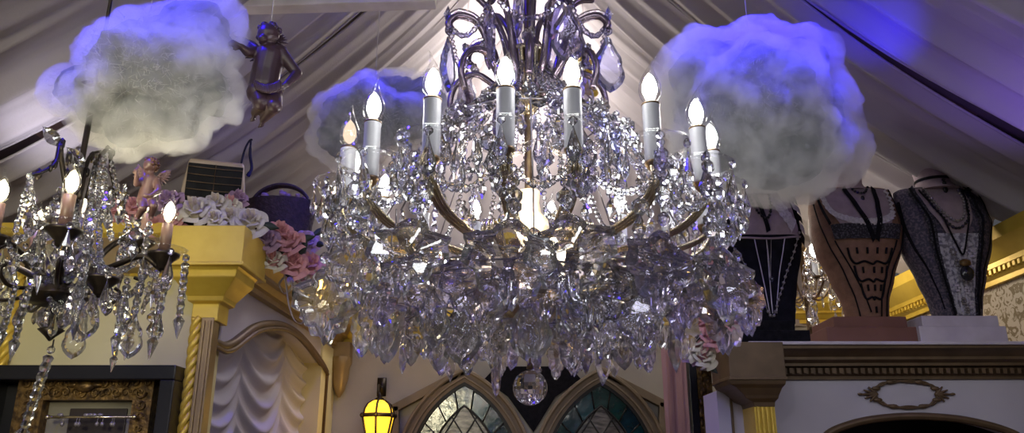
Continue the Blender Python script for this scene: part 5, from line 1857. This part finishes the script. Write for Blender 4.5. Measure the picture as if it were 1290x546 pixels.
for x0, x1 in ((-.34, -.10), (-.05, 0), (.38, .14)):
    bs.line([(x0, .61), ((x0 + x1) / 2, .33), (x1, .06)], .0018, 'lavplinth', 'seam_line', .004)
bs.strip([(.25, 1.0), (.42, .86), (.60, .70)], .13, 'lacewhite', 'white_scarf', .008, .004)
bs.strip([(-.45, 1.0), (-.55, .84), (-.65, .70)], .10, 'lacewhite', 'white_scarf', .008, .004)
bs.strip([(-.15, 1.0), (-.06, .84), (.0, .66)], .05, 'blackcloth', 'dark_strap', .009)
for k in range(5):
    v = .98 - k * .085
    bs.strip([(.70 + .02 * k, v), (.84, v - .012), (.97, v - .03)], .055, 'lacewhite' if k % 2 else 'blackcloth', 'striped_sleeve', .010)
bs.beads([(-.86, .62), (-.62, .42), (-.34, .2), (-.04, .03), (.26, .2), (.52, .42), (.72, .66)], .0062, 'silver_chain', 'pearl', 'silver rope chain hanging in a V on the black velvet bust', .009)
bs.beads([(-.30, 1.0), (-.18, .84), (0, .77), (.14, .84), (.22, 1.0)], .0058, 'black_necklace', 'jet', 'black bead necklace on the black velvet bust', .010)
bs.beads([(-.05, .60), (-.02, .45), (0, .33), (.02, .45), (.05, .60)], .0012, 'gem_pendant', 'pearl', 'small blue gem pendant in the middle of the black velvet bust', .008, [('blue_gem', .012, .007, .011, 'blueglass')], True)

# --- lit candelabrum behind the busts
c = at(1020, 410, 3.32)
cd = thing('candelabrum', 'lit crystal candelabrum on the shelf between the black and tan busts', 'candelabrum', (c.x, 3.32, SH))
zc2 = lambda py: at(1020, py, 3.32).z - SH + .02
b = MB(); b.lathe([(.05, 0), (.055, .006), (.03, .016), (.012, .03), (.009, .06), (.016, .075), (.009, .09), (.009, zc2(352)), (.018, zc2(348)), (.004, zc2(340))], 16); b.build('stem', 'darkbrass', cd, sharp=40)
for k in range(6):
    a = 60 * k + 20; r = .125
    e = Vector((r * math.sin(R_(a)), -r * math.cos(R_(a)), zc2(372) + .02 * (k % 2)))
    b = MB(); b.tube(smooth_path([Vector((0, 0, zc2(395))), Vector((e.x * .4, e.y * .4, zc2(400))), Vector((e.x * .85, e.y * .85, e.z - .03)), e], 5), .004, 6); b.lathe([(.004, e.z), (.02, e.z + .006), (.021, e.z + .009)], 12, (e.x, e.y, 0)); b.build('arm', 'darkbrass', cd)
    link('candle_sleeve', sleeve_me, cd, e + Vector((0, 0, .008)), (0, 0, 0), (.7, .7, .62))
    bulb_parts(cd, 0, .014, .085, 'glowwhite', e + Vector((0, 0, .077)), .020)
    lamp('bulb_light', 'POINT', (c.x + e.x * 1.25, 3.32 + e.y * 1.25, SH + (e.z + .115) * 1.25), 1.1, (1, .9, .68), .021)
    for q in range(4):
        aa = q * PI / 2 + k
        link('teardrop_pendant', shape('teardrop', 'crystal'), cd, e + Vector((.02 * math.cos(aa), .02 * math.sin(aa), .004)), (0, 0, aa), .8)
    link('leaf_pendant', shape('leaf', 'crystal'), cd, Vector((e.x * .6, e.y * .6, zc2(392))), (0, 0, a), .6)
    chain_mb(Vector((0, 0, zc2(350))), e + Vector((0, 0, .01)), .02, .005).build('bead_garland', 'crystal', cd, smooth=False, recalc=False)
rr = random.Random(31)
for k in range(34):
    a = rr.uniform(0, 6.28); r = rr.uniform(.03, .135)
    link('octagon_drop', shape(rr.choice(['octdrop', 'teardrop', 'rosette']), 'crystal'), cd, Vector((r * math.sin(a), -r * math.cos(a), rr.uniform(zc2(412), zc2(350)))), (0, 0, rr.uniform(-.8, .8)), rr.uniform(.8, 1.3))
cd.scale = (1.25, 1.25, 1.25)
